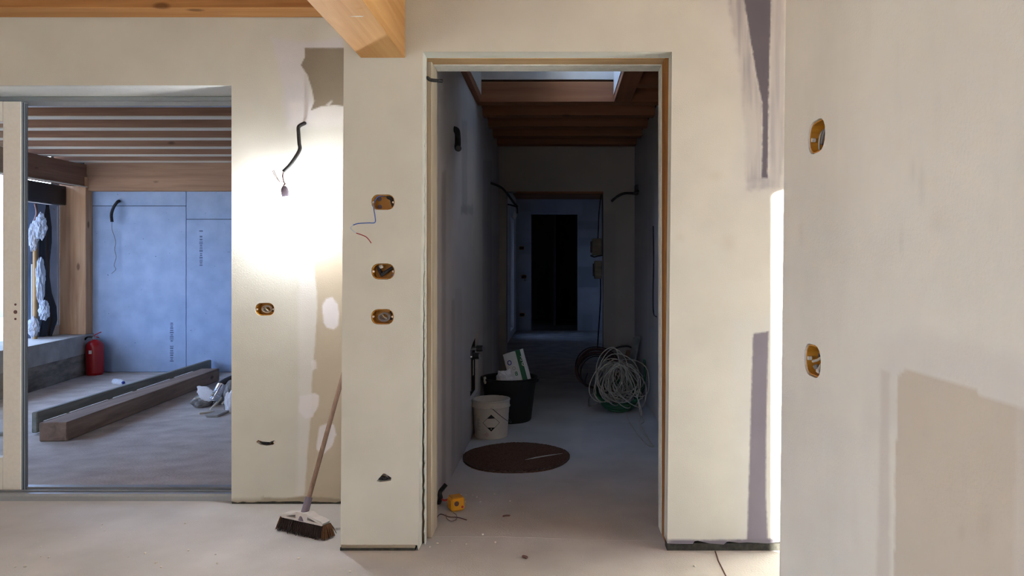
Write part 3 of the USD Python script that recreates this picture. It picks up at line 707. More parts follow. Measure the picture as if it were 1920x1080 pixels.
# ------------------------------------------------------------------ room beyond the inner doorway
YF, XFL, XFR = 13.45, -0.83, 2.2
slab('floor_far_room', bx(XFL - 0.05, XFR, YCE + 0.2, YF + 0.05, -0.15, -0.001), 'concrete', 'grey screed floor of the far room')
slab('ceiling_far_room', bx(XFL - 0.3, XFR + 0.1, YCE + 0.1, YF + 3.2, 2.55, 2.8), 'corridor_wood_x', 'dark ceiling of the far room')
XD0, XD1, ZD = at(996, 0, YF)[0], at(1082.8, 0, YF)[0], at(0, 402, YF)[2]
F_poly = Polygon([(XFL, 0), (XD0, 0), (XD0, ZD), (XD1, ZD), (XD1, 0), (XFR, 0), (XFR, 2.6), (XFL, 2.6)])
ffm, _ = plate(F_poly, 0.04, 0.12, lambda u, z, d: np.stack([u, YF + d, z], 1))
def tint_F(v):
    px, py = pixels(np.stack([v[:, 0], np.full(len(v), YF), v[:, 2]], 1))
    col = np.tile(lin(176, 180, 184), (len(v), 1)) * (0.9 + 0.16 * fbm2(px, py, 20, 47))[:, None]
    for x0, y0, x1, y1, k in ((974, 455, 995, 476, .8), (976, 380, 996, 396, .82), (1085, 414, 1122, 430, .75), (1085, 445, 1122, 462, .8), (1085, 500, 1122, 540, .72), (1085, 540, 1122, 580, 1.12), (1047, 376, 1092, 402, 1.12), (974, 580, 995, 616, 1.15), (1092, 590, 1112, 620, .8)):
        m = mask(px, py, sbox(x0, y0, x1, y1), 1.2, 0.8, 6, 48); col = blend(col, 0.8 * m, lin(176, 180, 184) * k)
    return col
wff = thing('wall_far_room_back', 'patchy grey wall at the very end around a black doorway', None, kind='structure')
part(wff, 'boarding', ffm, 'plaster', tint=tint_F(ffm.vertices))
slab('wall_far_room_right', bx(XFR, XFR + 0.1, YCE, YF + 0.2, 0, 2.6), 'white_wall', 'right wall of the far room')
slab('wall_far_room_side', bx(XCR + 0.02, XFR + 0.1, YCE + 0.02, YCE + 0.14, 0, 2.6), 'white_wall', 'near wall of the far room')
FW = [(9.4, 0.95, 10.9, 2.1), (11.9, 0.12, 12.8, 2.1)]
slab('wall_far_room_left', wall_with_hole('x', XFL - 0.2, 0.2, YCE, YF + 0.1, FW), 'white_wall', 'left wall of the far room with two windows')
for i, (y0, z0, y1, z1) in enumerate(FW):
    w = thing(f'window_{3 + i}', ('window', 'glazed door')[i] + ' in the left wall of the far room', None, kind='structure')
    part(w, 'frame', cat(bx(XFL - .12, XFL - .06, y0, y0 + .06, z0, z1), bx(XFL - .12, XFL - .06, y1 - .06, y1, z0, z1), bx(XFL - .12, XFL - .06, y0, y1, z0, z0 + .06), bx(XFL - .12, XFL - .06, y0, y1, z1 - .06, z1)), 'door_paint')
    part(w, 'glass_pane', bx(XFL - .095, XFL - .085, y0 + .06, y1 - .06, z0 + .06, z1 - .06), 'dimming_glass')
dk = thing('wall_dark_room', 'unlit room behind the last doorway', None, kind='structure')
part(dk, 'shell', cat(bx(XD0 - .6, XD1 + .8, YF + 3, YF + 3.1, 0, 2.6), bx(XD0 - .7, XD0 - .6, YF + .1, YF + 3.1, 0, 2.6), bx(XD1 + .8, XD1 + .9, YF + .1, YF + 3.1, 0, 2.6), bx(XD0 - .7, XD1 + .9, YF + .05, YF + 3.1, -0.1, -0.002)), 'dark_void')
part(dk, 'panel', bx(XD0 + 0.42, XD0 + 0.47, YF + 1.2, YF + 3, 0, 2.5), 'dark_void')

# ------------------------------------------------------------------ flush boxes in the walls
def ring(w, h, r, t, depth):
    P = rrect(0, 0, w, h, r); return prism(P.difference(rrect(0, 0, w - 2 * t, h - 2 * t, r)), depth)
def flush_box(label, o, u, w, h, variant, group=None):
    u = np.array(u, float); v = np.array((0, 0, 1.0)); n = np.cross(u, v)
    t = thing('flush_box', label, 'electrical box', o - n * 0.03, group or 'flush boxes in the plaster walls')
    put = lambda m: orient(m, o, u, v)
    sh = lambda m, dx, dy, dz: (m.apply_translation((dx, dy, dz)), m)[1]
    W, H = w - 0.004, h - 0.004
    shell = cat(sh(ring(W, H, 0.42, 0.0025, 0.046), 0, 0, -0.05), sh(prism(rrect(0, 0, W, H, 0.42), 0.002), 0, 0, -0.052))
    part(t, 'shell', put(shell), 'ochre_box' if variant != 'pale' else 'yellow_box')
    for s in (-1, 1):
        part(t, 'screw_lug', put(sh(trimesh.creation.cylinder(0.0045, 0.008, sections=10), s * (W / 2 - 0.006), 0, -0.009)), 'cement_blob')
    T = lambda pts, r, k=8: put(tube(spline(pts, k), r, 8))
    C = lambda pts, r: put(corrugated(pts, r, 0.003, 10))
    if variant in ('wire', 'arc'):
        part(t, 'conduit', C([(0.012, 0.026, -0.04), (0.030, 0.016, -0.028), (0.036, -0.004, -0.026), (0.040, -0.022, -0.04)], 0.009), 'black_plastic')
        for x, y in ((-0.028, 0.018), (-0.026, -0.016)):
            k = trimesh.creation.cylinder(0.010, 0.002, sections=16); part(t, 'knockout', put(sh(k, x, y, -0.048)), 'socket_grey')
    if variant == 'arc':
        part(t, 'cable', T([(-0.028, -0.026, -0.02), (-0.010, -0.022, -0.01), (0.004, 0.004, -0.008), (-0.012, 0.024, -0.03)], 0.0022), 'cable_white')
        part(t, 'cable', T([(-0.034, -0.010, -0.03), (0.0, -0.012, -0.012), (0.028, 0.012, -0.012), (0.036, 0.02, -0.04)], 0.003), 'cable_grey')
    if variant == 'conduit':
        part(t, 'conduit', C([(-0.026, 0.020, -0.03), (-0.018, 0.0, -0.022), (-0.010, -0.018, -0.03)], 0.008), 'black_plastic')
        part(t, 'conduit', C([(-0.012, -0.016, -0.022), (0.010, -0.002, -0.014), (0.040, 0.020, -0.03)], 0.008), 'black_plastic')
        part(t, 'plaster_blob', put(lump((-0.012, 0.021, -0.02), (0.009, 0.008, 0.008), 3, 0.3, 2)), 'cement_blob')
        part(t, 'knockout', put(sh(trimesh.creation.cylinder(0.009, 0.002, sections=16), 0.034, -0.018, -0.048)), 'socket_grey')
    if variant in ('coil', 'white_coil'):
        r = np.random.default_rng(int(1000 * abs(o[0]) + 10 * o[2]))
        for k in range(5):
            a = 0.016 + 0.002 * k; b = 0.012 + 0.0012 * k; th = np.linspace(0, 2 * np.pi, 26)[:-1]; off = r.normal(0, 0.002, 2)
            pts = np.stack([a * np.cos(th) + off[0] + 0.004, b * np.sin(th) + off[1], -0.03 + 0.004 * k + 0.003 * np.sin(th + k)], 1)
            part(t, 'cable_turn', put(tube(pts, 0.0024, 7, closed=True)), 'cable_grey' if variant == 'coil' else 'cable_white')
        part(t, 'cable_end', T([(-0.006, 0.008, -0.02), (0.004, 0.0, -0.008), (0.016, -0.008, -0.004)], 0.003), 'cable_white')
        part(t, 'conduit', C([(0.030, 0.024, -0.03), (0.038, 0.006, -0.03), (0.032, -0.014, -0.036)], 0.008), 'black_plastic')
    if variant == 'slit':
        part(t, 'conduit', C([(-0.03, -0.002, -0.02), (0.0, -0.006, -0.014), (0.034, 0.004, -0.02)], 0.009), 'black_plastic')
        part(t, 'cable', T([(-0.02, 0.006, -0.02), (0.004, 0.008, -0.012), (0.02, -0.006, -0.01)], 0.0025), 'cable_grey')
    if variant == 'rubble':
        part(t, 'cable', T([(0.012, 0.024, -0.03), (0.008, 0.004, -0.012), (-0.018, -0.004, -0.008)], 0.003), 'cable_white')
        part(t, 'cable', T([(0.030, 0.020, -0.03), (0.026, -0.002, -0.012), (0.020, -0.016, -0.006)], 0.003), 'cable_white')
        part(t, 'conduit', C([(-0.02, 0.01, -0.035), (0.006, 0.012, -0.02), (0.036, 0.022, -0.03)], 0.008), 'black_plastic')
        for k, (x, y) in enumerate(((-0.026, -0.018), (-0.012, -0.024), (0.004, -0.021), (0.018, -0.024))):
            part(t, 'plaster_crumb', put(lump((x, y, -0.018), (0.007, 0.006, 0.006), 10 + k, 0.35, 1)), 'cement_blob' if k % 2 else 'rubble')
    return t

UX = (1, 0, 0)
f1 = flush_box('topmost ochre flush box in the pier with a blue and red wire hanging out', at(718, 379, YA), UX, 44 * YA / FPX, 29 * YA / FPX, 'wire')
wp = [at(*p) for p in ((722, 368, 2.975), (710, 368, 2.955), (702, 378, 2.94), (701, 392, 2.932), (703, 405, 2.93), (703, 417, 2.928), (690, 418, 2.925), (672, 419, 2.92), (662, 422, 2.915), (657, 427, 2.91), (661, 432, 2.908), (668, 437, 2.91), (677, 440, 2.912), (686, 444, 2.915), (692, 450, 2.918), (696, 456, 2.92))]
part(f1, 'blue_wire', tube(spline(wp[:9], 6), 0.0022, 6), 'wire_blue', label='thin blue wire'); part(f1, 'pale_wire', tube(spline(wp[8:12], 6), 0.0021, 6), 'wire_pale'); part(f1, 'red_wire', tube(spline(wp[11:], 6), 0.0021, 6), 'wire_red', label='dark red wire end')
flush_box('ochre flush box in the pier with two black conduit ends and a white plaster blob', at(718, 509, YA), UX, 44 * YA / FPX, 30 * YA / FPX, 'conduit')
flush_box('flush box in the pier stuffed with a dark grey cable coil', at(717, 594, YA), UX, 43 * YA / FPX, 29 * YA / FPX, 'coil')
flush_box('half plastered-over flush box low on the pier showing through a ragged hole', at(719, 896, YA) + (0, 0.004, 0), UX, 0.085, 0.055, 'slit')
flush_box('flush box with a white cable coil in the wall right of the sliding door', at(496.5, 580, YB), UX, 36 * YB / FPX, 24 * YB / FPX, 'white_coil')
flush_box('half plastered-over flush box low on the wall right of the sliding door', at(498, 830, YB) + (0, 0.004, 0), UX, 0.095, 0.055, 'slit')
UP = (0, -1, 0)
flush_box('upper ochre flush box in the right partition with looping cables', wx(1530.5, 256, XP), UP, 0.098, 0.070, 'arc')
flush_box('lower flush box in the right partition with white cables and plaster crumbs', wx(1523, 676, XP), UP, 0.098, 0.070, 'rubble')
for k, (x, y, l) in enumerate(((978, 465, 'uppermost small dark box on the far wall left of the black doorway'), (982.5, 519, 'middle small dark box with wires on the far wall left of the black doorway'), (979, 590, 'lowest small dark box on the far wall left of the black doorway'))):
    p = at(x, y, YF); t = thing('socket_box', l, 'electrical box', p, 'small boxes on the far wall')
    part(t, 'shell', orient(ring(0.10, 0.07, 0.3, 0.008, 0.02), p, UX, (0, 0, 1)), 'ochre_box'); part(t, 'back', orient(prism(rrect(0, 0, 0.088, 0.058, 0.3), 0.008), p, UX, (0, 0, 1)), 'dark_void')
    if k == 1: part(t, 'wire', tube(spline([p + (0.0, -0.02, 0), p + (0.03, -0.06, -0.02), p + (0.01, -0.07, -0.08), p + (0.05, -0.06, -0.05)], 6), 0.006, 6), 'cable_grey')

# ------------------------------------------------------------------ hanging bulb in the recess
hb = thing('hanging_bulb', 'bare glowing bulb on a black conduit hanging from the recess wall', 'lamp', at(570, 233, YB))
cpts = [at(573, 231, 3.56), at(569, 232, 3.52), at(560, 238, 3.49), at(560, 252, 3.485), at(561, 268, 3.47), at(562, 280, 3.468), at(554, 295, 3.456), at(543, 310, 3.446), at(531, 322, 3.437)]
part(hb, 'conduit', corrugated(cpts, 0.0095, 0.005, 12), 'black_plastic', label='black ribbed conduit')
YH = 3.435
part(hb, 'wire', tube(spline([at(*p, YH) for p in ((531, 323), (530, 331), (532, 340), (534, 345), (531, 350))], 6), 0.0028, 6), 'wire_brown')
part(hb, 'wire', tube(spline([at(*p, YH) for p in ((511, 320), (514, 327), (522, 338), (530, 341), (535, 344), (532, 349))], 6), 0.0016, 6), 'wire_brown')
part(hb, 'wire', tube(spline([at(*p, YH) for p in ((513, 319), (518, 330), (523, 339), (527, 345), (531, 347), (534, 343))], 6), 0.0016, 6), 'wire_brown')
axis = at(536, 369, YH) - at(532.5, 349, YH); axis /= np.linalg.norm(axis)
def along(profile, o, ax, sec=24):
    m = trimesh.creation.revolve(np.array(profile, float), sections=sec); s = np.cross(ax, (0, 1, 0)); T = np.eye(4); s /= np.linalg.norm(s)
    T[:3, 0], T[:3, 1], T[:3, 2], T[:3, 3] = s, np.cross(ax, s), ax, o; m.apply_transform(T); return m
o = at(532.5, 349, YH)
part(hb, 'socket', along([(0, 0), (0.009, 0.001), (0.0165, 0.012), (0.0185, 0.024), (0.0185, 0.054), (0, 0.055)], o, axis), 'socket_grey', 30, label='grey lamp holder')
part(hb, 'bulb', along([(0, 0.054), (0.013, 0.056), (0.016, 0.068), (0.026, 0.086), (0.0295, 0.104), (0.026, 0.122), (0.015, 0.134), (0, 0.138)], o, axis), 'bulb_glow', True, label='glowing bulb')

# ------------------------------------------------------------------ broom leaning in the recess
h0 = np.array([-1.157, 3.15, 0.085]); hd = np.array([-1.057, 3.35, 0.605]) - np.array([-1.155, 3.15, 0.06]); hd /= np.linalg.norm(hd)
kk = (YB - 0.012 - h0[1]) / hd[1]; h1 = h0 + hd * kk
broom = thing('broom', 'old broom with a dusty wooden handle leaning in the recess beside the pier', 'broom', (h0[0], h0[1], 0))
hp = np.array([h0 + hd * s for s in np.linspace(0.03, kk, 14)])
part(broom, 'handle', tube(hp, 0.0108, 12), 'broom_stick', True)
part(broom, 'ferrule', tube(np.array([h0 + hd * s for s in (-0.03, 0.0, 0.03, 0.075)]), np.array([0.019, 0.018, 0.017, 0.016]), 14), 'socket_grey', 30)
hA, hB = np.array([-1.285, 3.215, 0.0]), np.array([-1.022, 3.085, 0.0]); e = (hB - hA); BL = np.linalg.norm(e); e /= BL; q = np.cross((0, 0, 1), e)
hm = (hA + hB) / 2
prof = Polygon([(-0.125, 0), (0.125, 0), (0.13, 0.012), (0.11, 0.020), (0.065, 0.026), (0.03, 0.040), (-0.03, 0.040), (-0.065, 0.026), (-0.11, 0.020), (-0.13, 0.012)])
hole = [Polygon([(0.035, 0.012), (0.10, 0.010), (0.06, 0.020), (0.038, 0.026)]), Polygon([(-0.035, 0.012), (-0.10, 0.010), (-0.06, 0.020), (-0.038, 0.026)])]
for h_ in hole: prof = prof.difference(h_)
hb_ = prism(prof, 0.044); hb_.apply_translation((0, 0, -0.022))
part(broom, 'head', orient(hb_, hm + (0, 0, 0.058), e, (0, 0, 1)), 'broom_plastic', label='pale dusty plastic broom head')
def bristles(x0, x1, n, seed):
    r = np.random.default_rng(seed); ms = []
    for _ in range(n):
        x = x0 + (x1 - x0) * r.random(); y = (r.random() - 0.5) * 0.04; fl_ = 1.0 + 0.12 * (abs(x) / 0.15) ** 2
        p = hm + e * x + q * y + np.array((0, 0, 0.060)); w = hm + e * (x * fl_ + r.normal(0, 0.004)) + q * (y * 1.9 + r.normal(0, 0.005)) + np.array((0, 0, 0.001 + 0.010 * r.random()))
        ms.append(tube(np.array([p, (p + w) / 2 + r.normal(0, 0.0012, 3), w]), np.array([0.0024, 0.0026, 0.0014]), 3, ends=False))
    return cat(*ms)
part(broom, 'bristles', bristles(-0.124, 0.124, 1500, 4), 'bristle_dark', kind='stuff', label='dense dark bristles')
part(broom, 'end_bristles', bristles(0.129, 0.136, 60, 5), 'bristle_brown', kind='stuff', label='worn brown bristles at the end')
part(broom, 'end_bristles', bristles(-0.136, -0.130, 50, 6), 'bristle_brown', kind='stuff', label='worn brown bristles at the end')

# ------------------------------------------------------------------ conduits in the corridor
solo('conduit', corrugated([at(795, 148, 3.05), at(801, 146, 3.04), at(808, 150, 3.05), at(830, 152, 3.06)], 0.0085, 0.004, 12), 'black_plastic', 'short black conduit sticking out of the left door lining near the top', 'conduit')
c = solo('conduit', corrugated([(XCL - 0.01, 4.11, 2.03), (XCL + 0.02, 4.08, 2.01), (XCL + 0.028, 4.06, 1.95), (XCL + 0.035, 4.0, 1.90), (XCL + 0.05, 3.93, 1.882)], 0.018, 0.006, 14), 'black_rubber', 'thick black conduit hooked out of the left corridor wall', 'conduit')
t = thing('conduit', 'long thin black conduit drooping from the left corridor wall before the inner doorway', 'conduit', (XCL, 6.3, 1.98))
part(t, 'tube', corrugated([(XCL - 0.01, 6.3, 1.985), at(933, 348, 6.35), at(943, 354, 6.4), at(954, 367, 6.45), at(964, 381, 6.5), at(970, 388, 6.52)], 0.0105, 0.006, 10), 'black_plastic')
part(t, 'wire', tube(spline([at(952, 383, 6.52), at(960, 385, 6.52), at(969, 389, 6.52), at(970, 400, 6.52)], 6), 0.007, 8), 'black_plastic'); part(t, 'bag', lump(at(965, 404, 6.52), (0.02, 0.02, 0.04), 5, 0.4, 2), 'clear_plastic', True, label='small clear plastic bag on the cable end')
t = thing('conduit', 'black conduit bending out of the right corridor wall before the inner doorway', 'conduit', (XCR, 6.67, 1.95))
part(t, 'tube', corrugated([wx(1196, 358, XCR - 0.02), at(1188, 362, 6.55), at(1171, 362.5, 6.42), at(1158, 368, 6.36), at(1147, 377, 6.34)], 0.0125, 0.006, 12), 'black_plastic')
pb = wx(1196, 357, XCR); part(t, 'box', bx(XCR - 0.03, XCR - 0.001, pb[1] - 0.05, pb[1] + 0.05, pb[2] - 0.045, pb[2] + 0.05, 0.004), 'black_plastic', label='dark box at the wall'); part(t, 'clamp', bx(XCR - 0.09, XCR - 0.03, 6.52, 6.58, 1.90, 1.925, 0.004), 'black_plastic')

# ------------------------------------------------------------------ plumbing in the niche
pl = thing('water_pipes', 'two capped water pipe ends in the niche of the left corridor wall', 'pipe', (XCL, 5.0, 0.27))
for yy, zz in ((4.98, 0.575), (5.22, 0.60)):
    part(pl, 'pipe', tube(np.array([(XCL - 0.05, yy, 0.28), (XCL - 0.05, yy, zz - 0.06)]), 0.011, 10), 'cable_white', 30)
    part(pl, 'elbow', tube(spline([(XCL - 0.05, yy, zz - 0.08), (XCL - 0.045, yy, zz - 0.01), (XCL - 0.01, yy, zz), (XCL + 0.01, yy, zz)], 6), 0.015, 12), 'chrome', 30)
    part(pl, 'black_cap', cat(along([(0, 0), (0.024, 0), (0.024, 0.045), (0, 0.045)], np.array((XCL + 0.0, yy, zz)), np.array((1.0, 0, 0)), 16)), 'black_plastic', 30); part(pl, 'cap_tip', along([(0, 0.045), (0.012, 0.045), (0.012, 0.06), (0, 0.06)], np.array((XCL, yy, zz)), np.array((1.0, 0, 0)), 12), 'chrome', 30)
    part(pl, 'label_tag', bx(XCL + 0.004, XCL + 0.006, yy - 0.018, yy + 0.018, zz - 0.14, zz - 0.03), 'cement_blob')

# ------------------------------------------------------------------ tub with bags, bucket, mat
TX, TY = -0.395, 5.52
tub = thing('builders_tub', 'black rubber builder tub standing by the left corridor wall', 'tub', (TX, TY, 0))
part(tub, 'body', lathe([(0, 0.0), (0.168, 0.0), (0.174, 0.008), (0.214, 0.325), (0.224, 0.330), (0.225, 0.342), (0.216, 0.345), (0.206, 0.335), (0.166, 0.014), (0, 0.012)], (TX, TY, 0), 56), 'black_rubber', 30)
for a in (2.6, -0.55):
    c_ = np.array((TX + 0.226 * math.cos(a), TY + 0.226 * math.sin(a), 0.325)); tn = np.array((-math.sin(a), math.cos(a), 0)); o_ = np.array((math.cos(a), math.sin(a), 0))
    part(tub, 'grip', tube(spline([c_ - tn * 0.06, c_ - tn * 0.045 + o_ * 0.02 , c_ + tn * 0.045 + o_ * 0.02, c_ + tn * 0.06], 6), 0.008, 8), 'black_rubber', True)
part(tub, 'drip', lump((TX - 0.18, TY - 0.13, 0.335), (0.012, 0.012, 0.03), 6, 0.4, 2), 'cement_blob', True, label='pale plaster drip on the rim')
# bags
bo = at(976, 712, 5.50); bu_ = np.array((0.30, 0.10, 0.0)); up = at(962, 660, 5.56) - bo; up /= np.linalg.norm(up)
def bag_mesh(w, h, d, seed):
    g = bx(-w / 2, w / 2, 0, h, -d / 2, d / 2).subdivide().subdivide().subdivide().subdivide()
    v = g.vertices.copy(); k = np.clip(1 - (np.abs(v[:, 0]) / (w / 2)) ** 4, 0, 1) * np.clip(1 - (np.abs(v[:, 1] - h / 2) / (h / 2)) ** 6, 0.25, 1)
    v[:, 2] *= 0.55 + 0.6 * k; v += 0.006 * (meshkit.fbm(v * 28 + 9 * seed + 30, 3, seed)[:, None] - 0.5) * 2
    return trimesh.Trimesh(v, g.faces, process=False)
xa = np.array((0.93, -0.20, -0.28)); xa -= up * (xa @ up); xa /= np.linalg.norm(xa)
BG = lambda m: orient(m, bo - up * 0.06, xa, up)
bag = thing('plaster_bag', 'white and green paper plaster bag sticking out of the black tub', 'bag', bo - up * 0.06)
part(bag, 'sack', BG(bag_mesh(0.165, 0.29, 0.07, 1)), 'bag_white', True)
gs = prism(Polygon([(0.022, 0.005), (0.062, 0.005), (0.064, 0.285), (0.026, 0.285)]), 0.001); gs.apply_translation((0, 0, 0.0455)); part(bag, 'green_band', BG(gs), 'bag_green', label='dark green band')
def letters(txt, h, x, y, z, rot=0):
    m = meshkit.text_mesh(txt, h, 0.001, True); m.apply_transform(trimesh.transformations.rotation_matrix(rot, (0, 0, 1))); m.apply_translation((x, y, z)); return m
part(bag, 'print', BG(letters('O', 0.036, -0.063, 0.19, 0.044)), 'print_blue', label='printed blue letter'); part(bag, 'print', BG(letters('O', 0.026, -0.034, 0.143, 0.044)), 'print_grey'); part(bag, 'print', BG(letters('8', 0.03, -0.026, 0.095, 0.044)), 'print_green')
part(bag, 'print', BG(letters('3', 0.034, 0.042, 0.20, 0.047, -0.2)), 'print_white'); part(bag, 'print', BG(letters('C', 0.034, 0.044, 0.155, 0.047, -0.2)), 'print_white')
pc_ = at(946, 708, 5.43)
solo('plastic_bag', lump(pc_ - np.array((0, 0, 0.03)), (0.07, 0.06, 0.09), 9, 0.42, 4, 2.6), 'film_white', 'crumpled white plastic bag lying in the black tub', 'bag')

BX_, BY_ = -0.487, 4.985
RB, RT, HB = 0.117, 0.134, 0.268
bk = thing('bucket', 'white plastic paint bucket with a black diamond hazard label before the black tub', 'bucket', (BX_, BY_, 0))
part(bk, 'body', lathe([(0, 0.004), (RB - 0.012, 0.004), (RB - 0.012, 0.0), (RB - 0.002, 0.0), (RB, 0.006), (RT - 0.004, HB - 0.05), (RT - 0.004, HB), (RT - 0.009, HB), (RB - 0.006, 0.012), (0, 0.010)], (BX_, BY_, 0), 60), 'bucket_white', 30)
part(bk, 'rim_band', lathe([(RT - 0.005, HB - 0.055), (RT + 0.002, HB - 0.055), (RT + 0.003, HB - 0.048), (RT - 0.001, HB - 0.040), (RT - 0.001, HB - 0.012), (RT + 0.004, HB - 0.008), (RT + 0.003, HB), (RT - 0.005, HB + 0.001)], (BX_, BY_, 0), 60), 'bucket_white', 30, label='moulded rim band')
def on_bucket(poly, off=0.0007, h=0.006):
    m, _ = plate(poly, h, -0.0003, lambda u, z, d: wrap(u, z, off - d))
    return m
PHI0 = math.atan2(-BY_, -BX_ + 0.0)          # the side facing the camera
def wrap(u, z, off):
    r = RB + (RT - 0.004 - RB) * z / (HB - 0.05) + off; a = PHI0 + u / RB
    return np.stack([BX_ + r * np.cos(a), BY_ + r * np.sin(a), z], 1)
dw, dh, dz = 0.058, 0.060, 0.118
D = Polygon([(0, dz - dh), (dw, dz), (0, dz + dh), (-dw, dz)])
part(bk, 'hazard_diamond', on_bucket(D.difference(D.buffer(-0.0022, join_style='mitre')).union(D.intersection(sbox(-1, dz + 0.032, 1, 1))).union(D.intersection(sbox(-1, 0, 1, dz - 0.032)).difference(Point(0.0, dz - 0.041).buffer(0.004)))), 'print_black', label='black diamond hazard label with filled corners')
d2 = affinity.translate(affinity.rotate(sbox(-0.0105, -0.0105, 0.0105, 0.0105), 45), -0.030, 0.036)
part(bk, 'small_diamond', on_bucket(d2.difference(d2.buffer(-0.0016)).union(sbox(-0.0315, 0.031, -0.0285, 0.041)), h=0.003), 'print_red', label='small red diamond mark')
part(bk, 'print_block', on_bucket(shapely.union_all([sbox(-0.105, 0.06 + 0.008 * k, -0.078 - 0.006 * (k % 3), 0.0635 + 0.008 * k) for k in range(11)]), h=0.004), 'print_grey', label='faint block of print')
ba = PHI0 + 0.02; bp = []
for t_ in np.linspace(0, 1, 25):
    a = ba + math.pi * t_; sag = 0.13 * math.sin(math.pi * t_)
    r = RT + 0.006 + 0.004 * math.sin(math.pi * t_); bp.append((BX_ + r * math.cos(a), BY_ + r * math.sin(a), HB - 0.042 - sag))
part(bk, 'handle', tube(np.array(bp), 0.0022, 8), 'steel_wire', True, label='thin wire handle hanging down')
part(bk, 'handle_lug', lump((bp[0][0], bp[0][1], bp[0][2]), (0.008, 0.008, 0.008), 2, 0.1, 2), 'bucket_white', True)

mc = fl(968, 858.5); mt = thing('round_mat', 'round dark brown coir mat lying on the corridor floor', 'mat', (mc[0], mc[1], 0))
th = np.linspace(0, 2 * np.pi, 121)[:-1]; rr = 0.337 + 0.004 * np.sin(5 * th) + 0.003 * rng.random(120)
MP = Polygon(np.stack([mc[0] + rr * np.cos(th), mc[1] + rr * np.sin(th)], 1))
mm, nfr = plate(MP, 0.008, -0.012, lambda u, z, d: np.stack([u, z, 0.012 + 0 * u + d], 1))
vv = mm.vertices.copy(); top = np.arange(len(vv)) < nfr; vv[top, 2] += 0.004 * meshkit.noise(np.stack([vv[top, 0] * 160, vv[top, 1] * 160, 0 * vv[top, 0]], 1) + 500); mm = trimesh.Trimesh(vv, mm.faces, process=False)
part(mt, 'pile', mm, 'mat_brown')
sc = [fl(985, 862, 0.017), fl(1005, 858, 0.017), fl(1028, 854, 0.017), fl(1055, 850, 0.017)]
part(mt, 'dust_streak', tube(np.array(sc), np.array([0.001, 0.005, 0.004, 0.001]), 6), 'print_grey', label='pale dusty scuff')

# yellow box and wires on the floor by the door
yc = fl(855, 955); yb = thing('flush_box', 'loose yellow box lying on the floor inside the doorway', 'electrical box', yc)
ym = cat(bx(-0.036, 0.036, -0.036, 0.036, 0, 0.064, 0.010)); R = trimesh.transformations.rotation_matrix(0.5, (0, 0, 1)); R[:3, 3] = yc; ym.apply_transform(R); part(yb, 'shell', ym, 'yellow_box')
def yput(m): m.apply_transform(R); return m
yk = trimesh.creation.cylinder(0.012, 0.004, sections=16); yk.apply_transform(trimesh.transformations.rotation_matrix(math.pi / 2, (1, 0, 0))); yk.apply_translation((-0.010, -0.0365, 0.040)); part(yb, 'knockout', yput(yk), 'wire_brown')
yk = trimesh.creation.cylinder(0.006, 0.004, sections=12); yk.apply_transform(trimesh.transformations.rotation_matrix(math.pi / 2, (1, 0, 0))); yk.apply_translation((0.020, -0.0365, 0.020)); part(yb, 'screw', yput(yk), 'print_red', label='red screw')
part(yb, 'rim', yput(bx(-0.03, 0.03, -0.03, 0.03, 0.062, 0.068, 0.003)), 'ochre_box')
st = thing('conduit', 'black conduit stub rising from the corridor floor behind the left jamb', 'conduit', fl(826, 945))
p_ = fl(826, 945); part(st, 'tube', corrugated([p_ + (-0.012, 0.0, 0.0), p_ + (0.0, 0.0, 0.03), p_ + (-0.008, 0.03, 0.05), p_ + (0.02, 0.05, 0.085)], 0.012, 0.005, 10), 'black_plastic'); part(st, 'orange_wire', tube(spline([p_ + (0.0, 0, 0.03), p_ + (0.02, -0.01, 0.022), p_ + (0.045, -0.01, 0.028)], 6), 0.005, 8), 'print_red', label='orange-red wire end')
solo('wire', tube(spline([fl(*p, 0.003) for p in ((818, 972), (826, 964), (842, 969), (858, 970), (875, 975))], 8), 0.0022, 6), 'wire_brown', 'thin dark wire lying on the floor inside the doorway', 'wire')
solo('wire', tube(spline([fl(*p, 0.004) for p in ((836, 964), (838, 972), (846, 977), (855, 974), (856, 966), (850, 961))], 8), 0.0014, 6), 'wire_brown', 'very thin looped wire on the floor before the yellow box', 'wire')
solo('wood_splinter', tube(spline([fl(942, 968, 0.004), fl(949, 966.5, 0.004), fl(957, 966.5, 0.004)], 4), np.array([0.001] + [0.004] * 7 + [0.001]), 6), 'wire_brown', 'small dark splinter on the floor in the middle of the doorway', 'debris')
solo('wood_splinter', tube(spline([fl(979, 1043, 0.005), fl(984, 1044, 0.006), fl(990, 1046, 0.004)], 4), np.array([0.002] + [0.006] * 7 + [0.001]), 6), 'wire_brown', 'small dark chip on the floor just outside the doorway', 'debris')
cr_ = np.random.default_rng(12); crumbs = []
for x, y in [(846, 1016), (874, 1021), (928, 1018), (900, 936), (888, 929), (905, 1003), (820, 1020), (806, 1026), (656, 1073), (1302, 1062), (560, 1048), (240, 1045), ] + [(840 + 130 * cr_.random(), 925 + 18 * cr_.random()) for _ in range(10)] + [(20 + 420 * cr_.random(), 960 + 110 * cr_.random()) for _ in range(14)]:
    p = fl(x, y); s_ = 0.003 + 0.003 * cr_.random(); crumbs.append(lump(p + (0, 0, s_ * 0.5), (s_, s_, s_ * 0.7), len(crumbs), 0.4, 1))
solo('plaster_crumbs', cat(*crumbs), 'cement_blob', 'scattered tiny white plaster crumbs on the screed floors', 'debris', None, 'stuff')

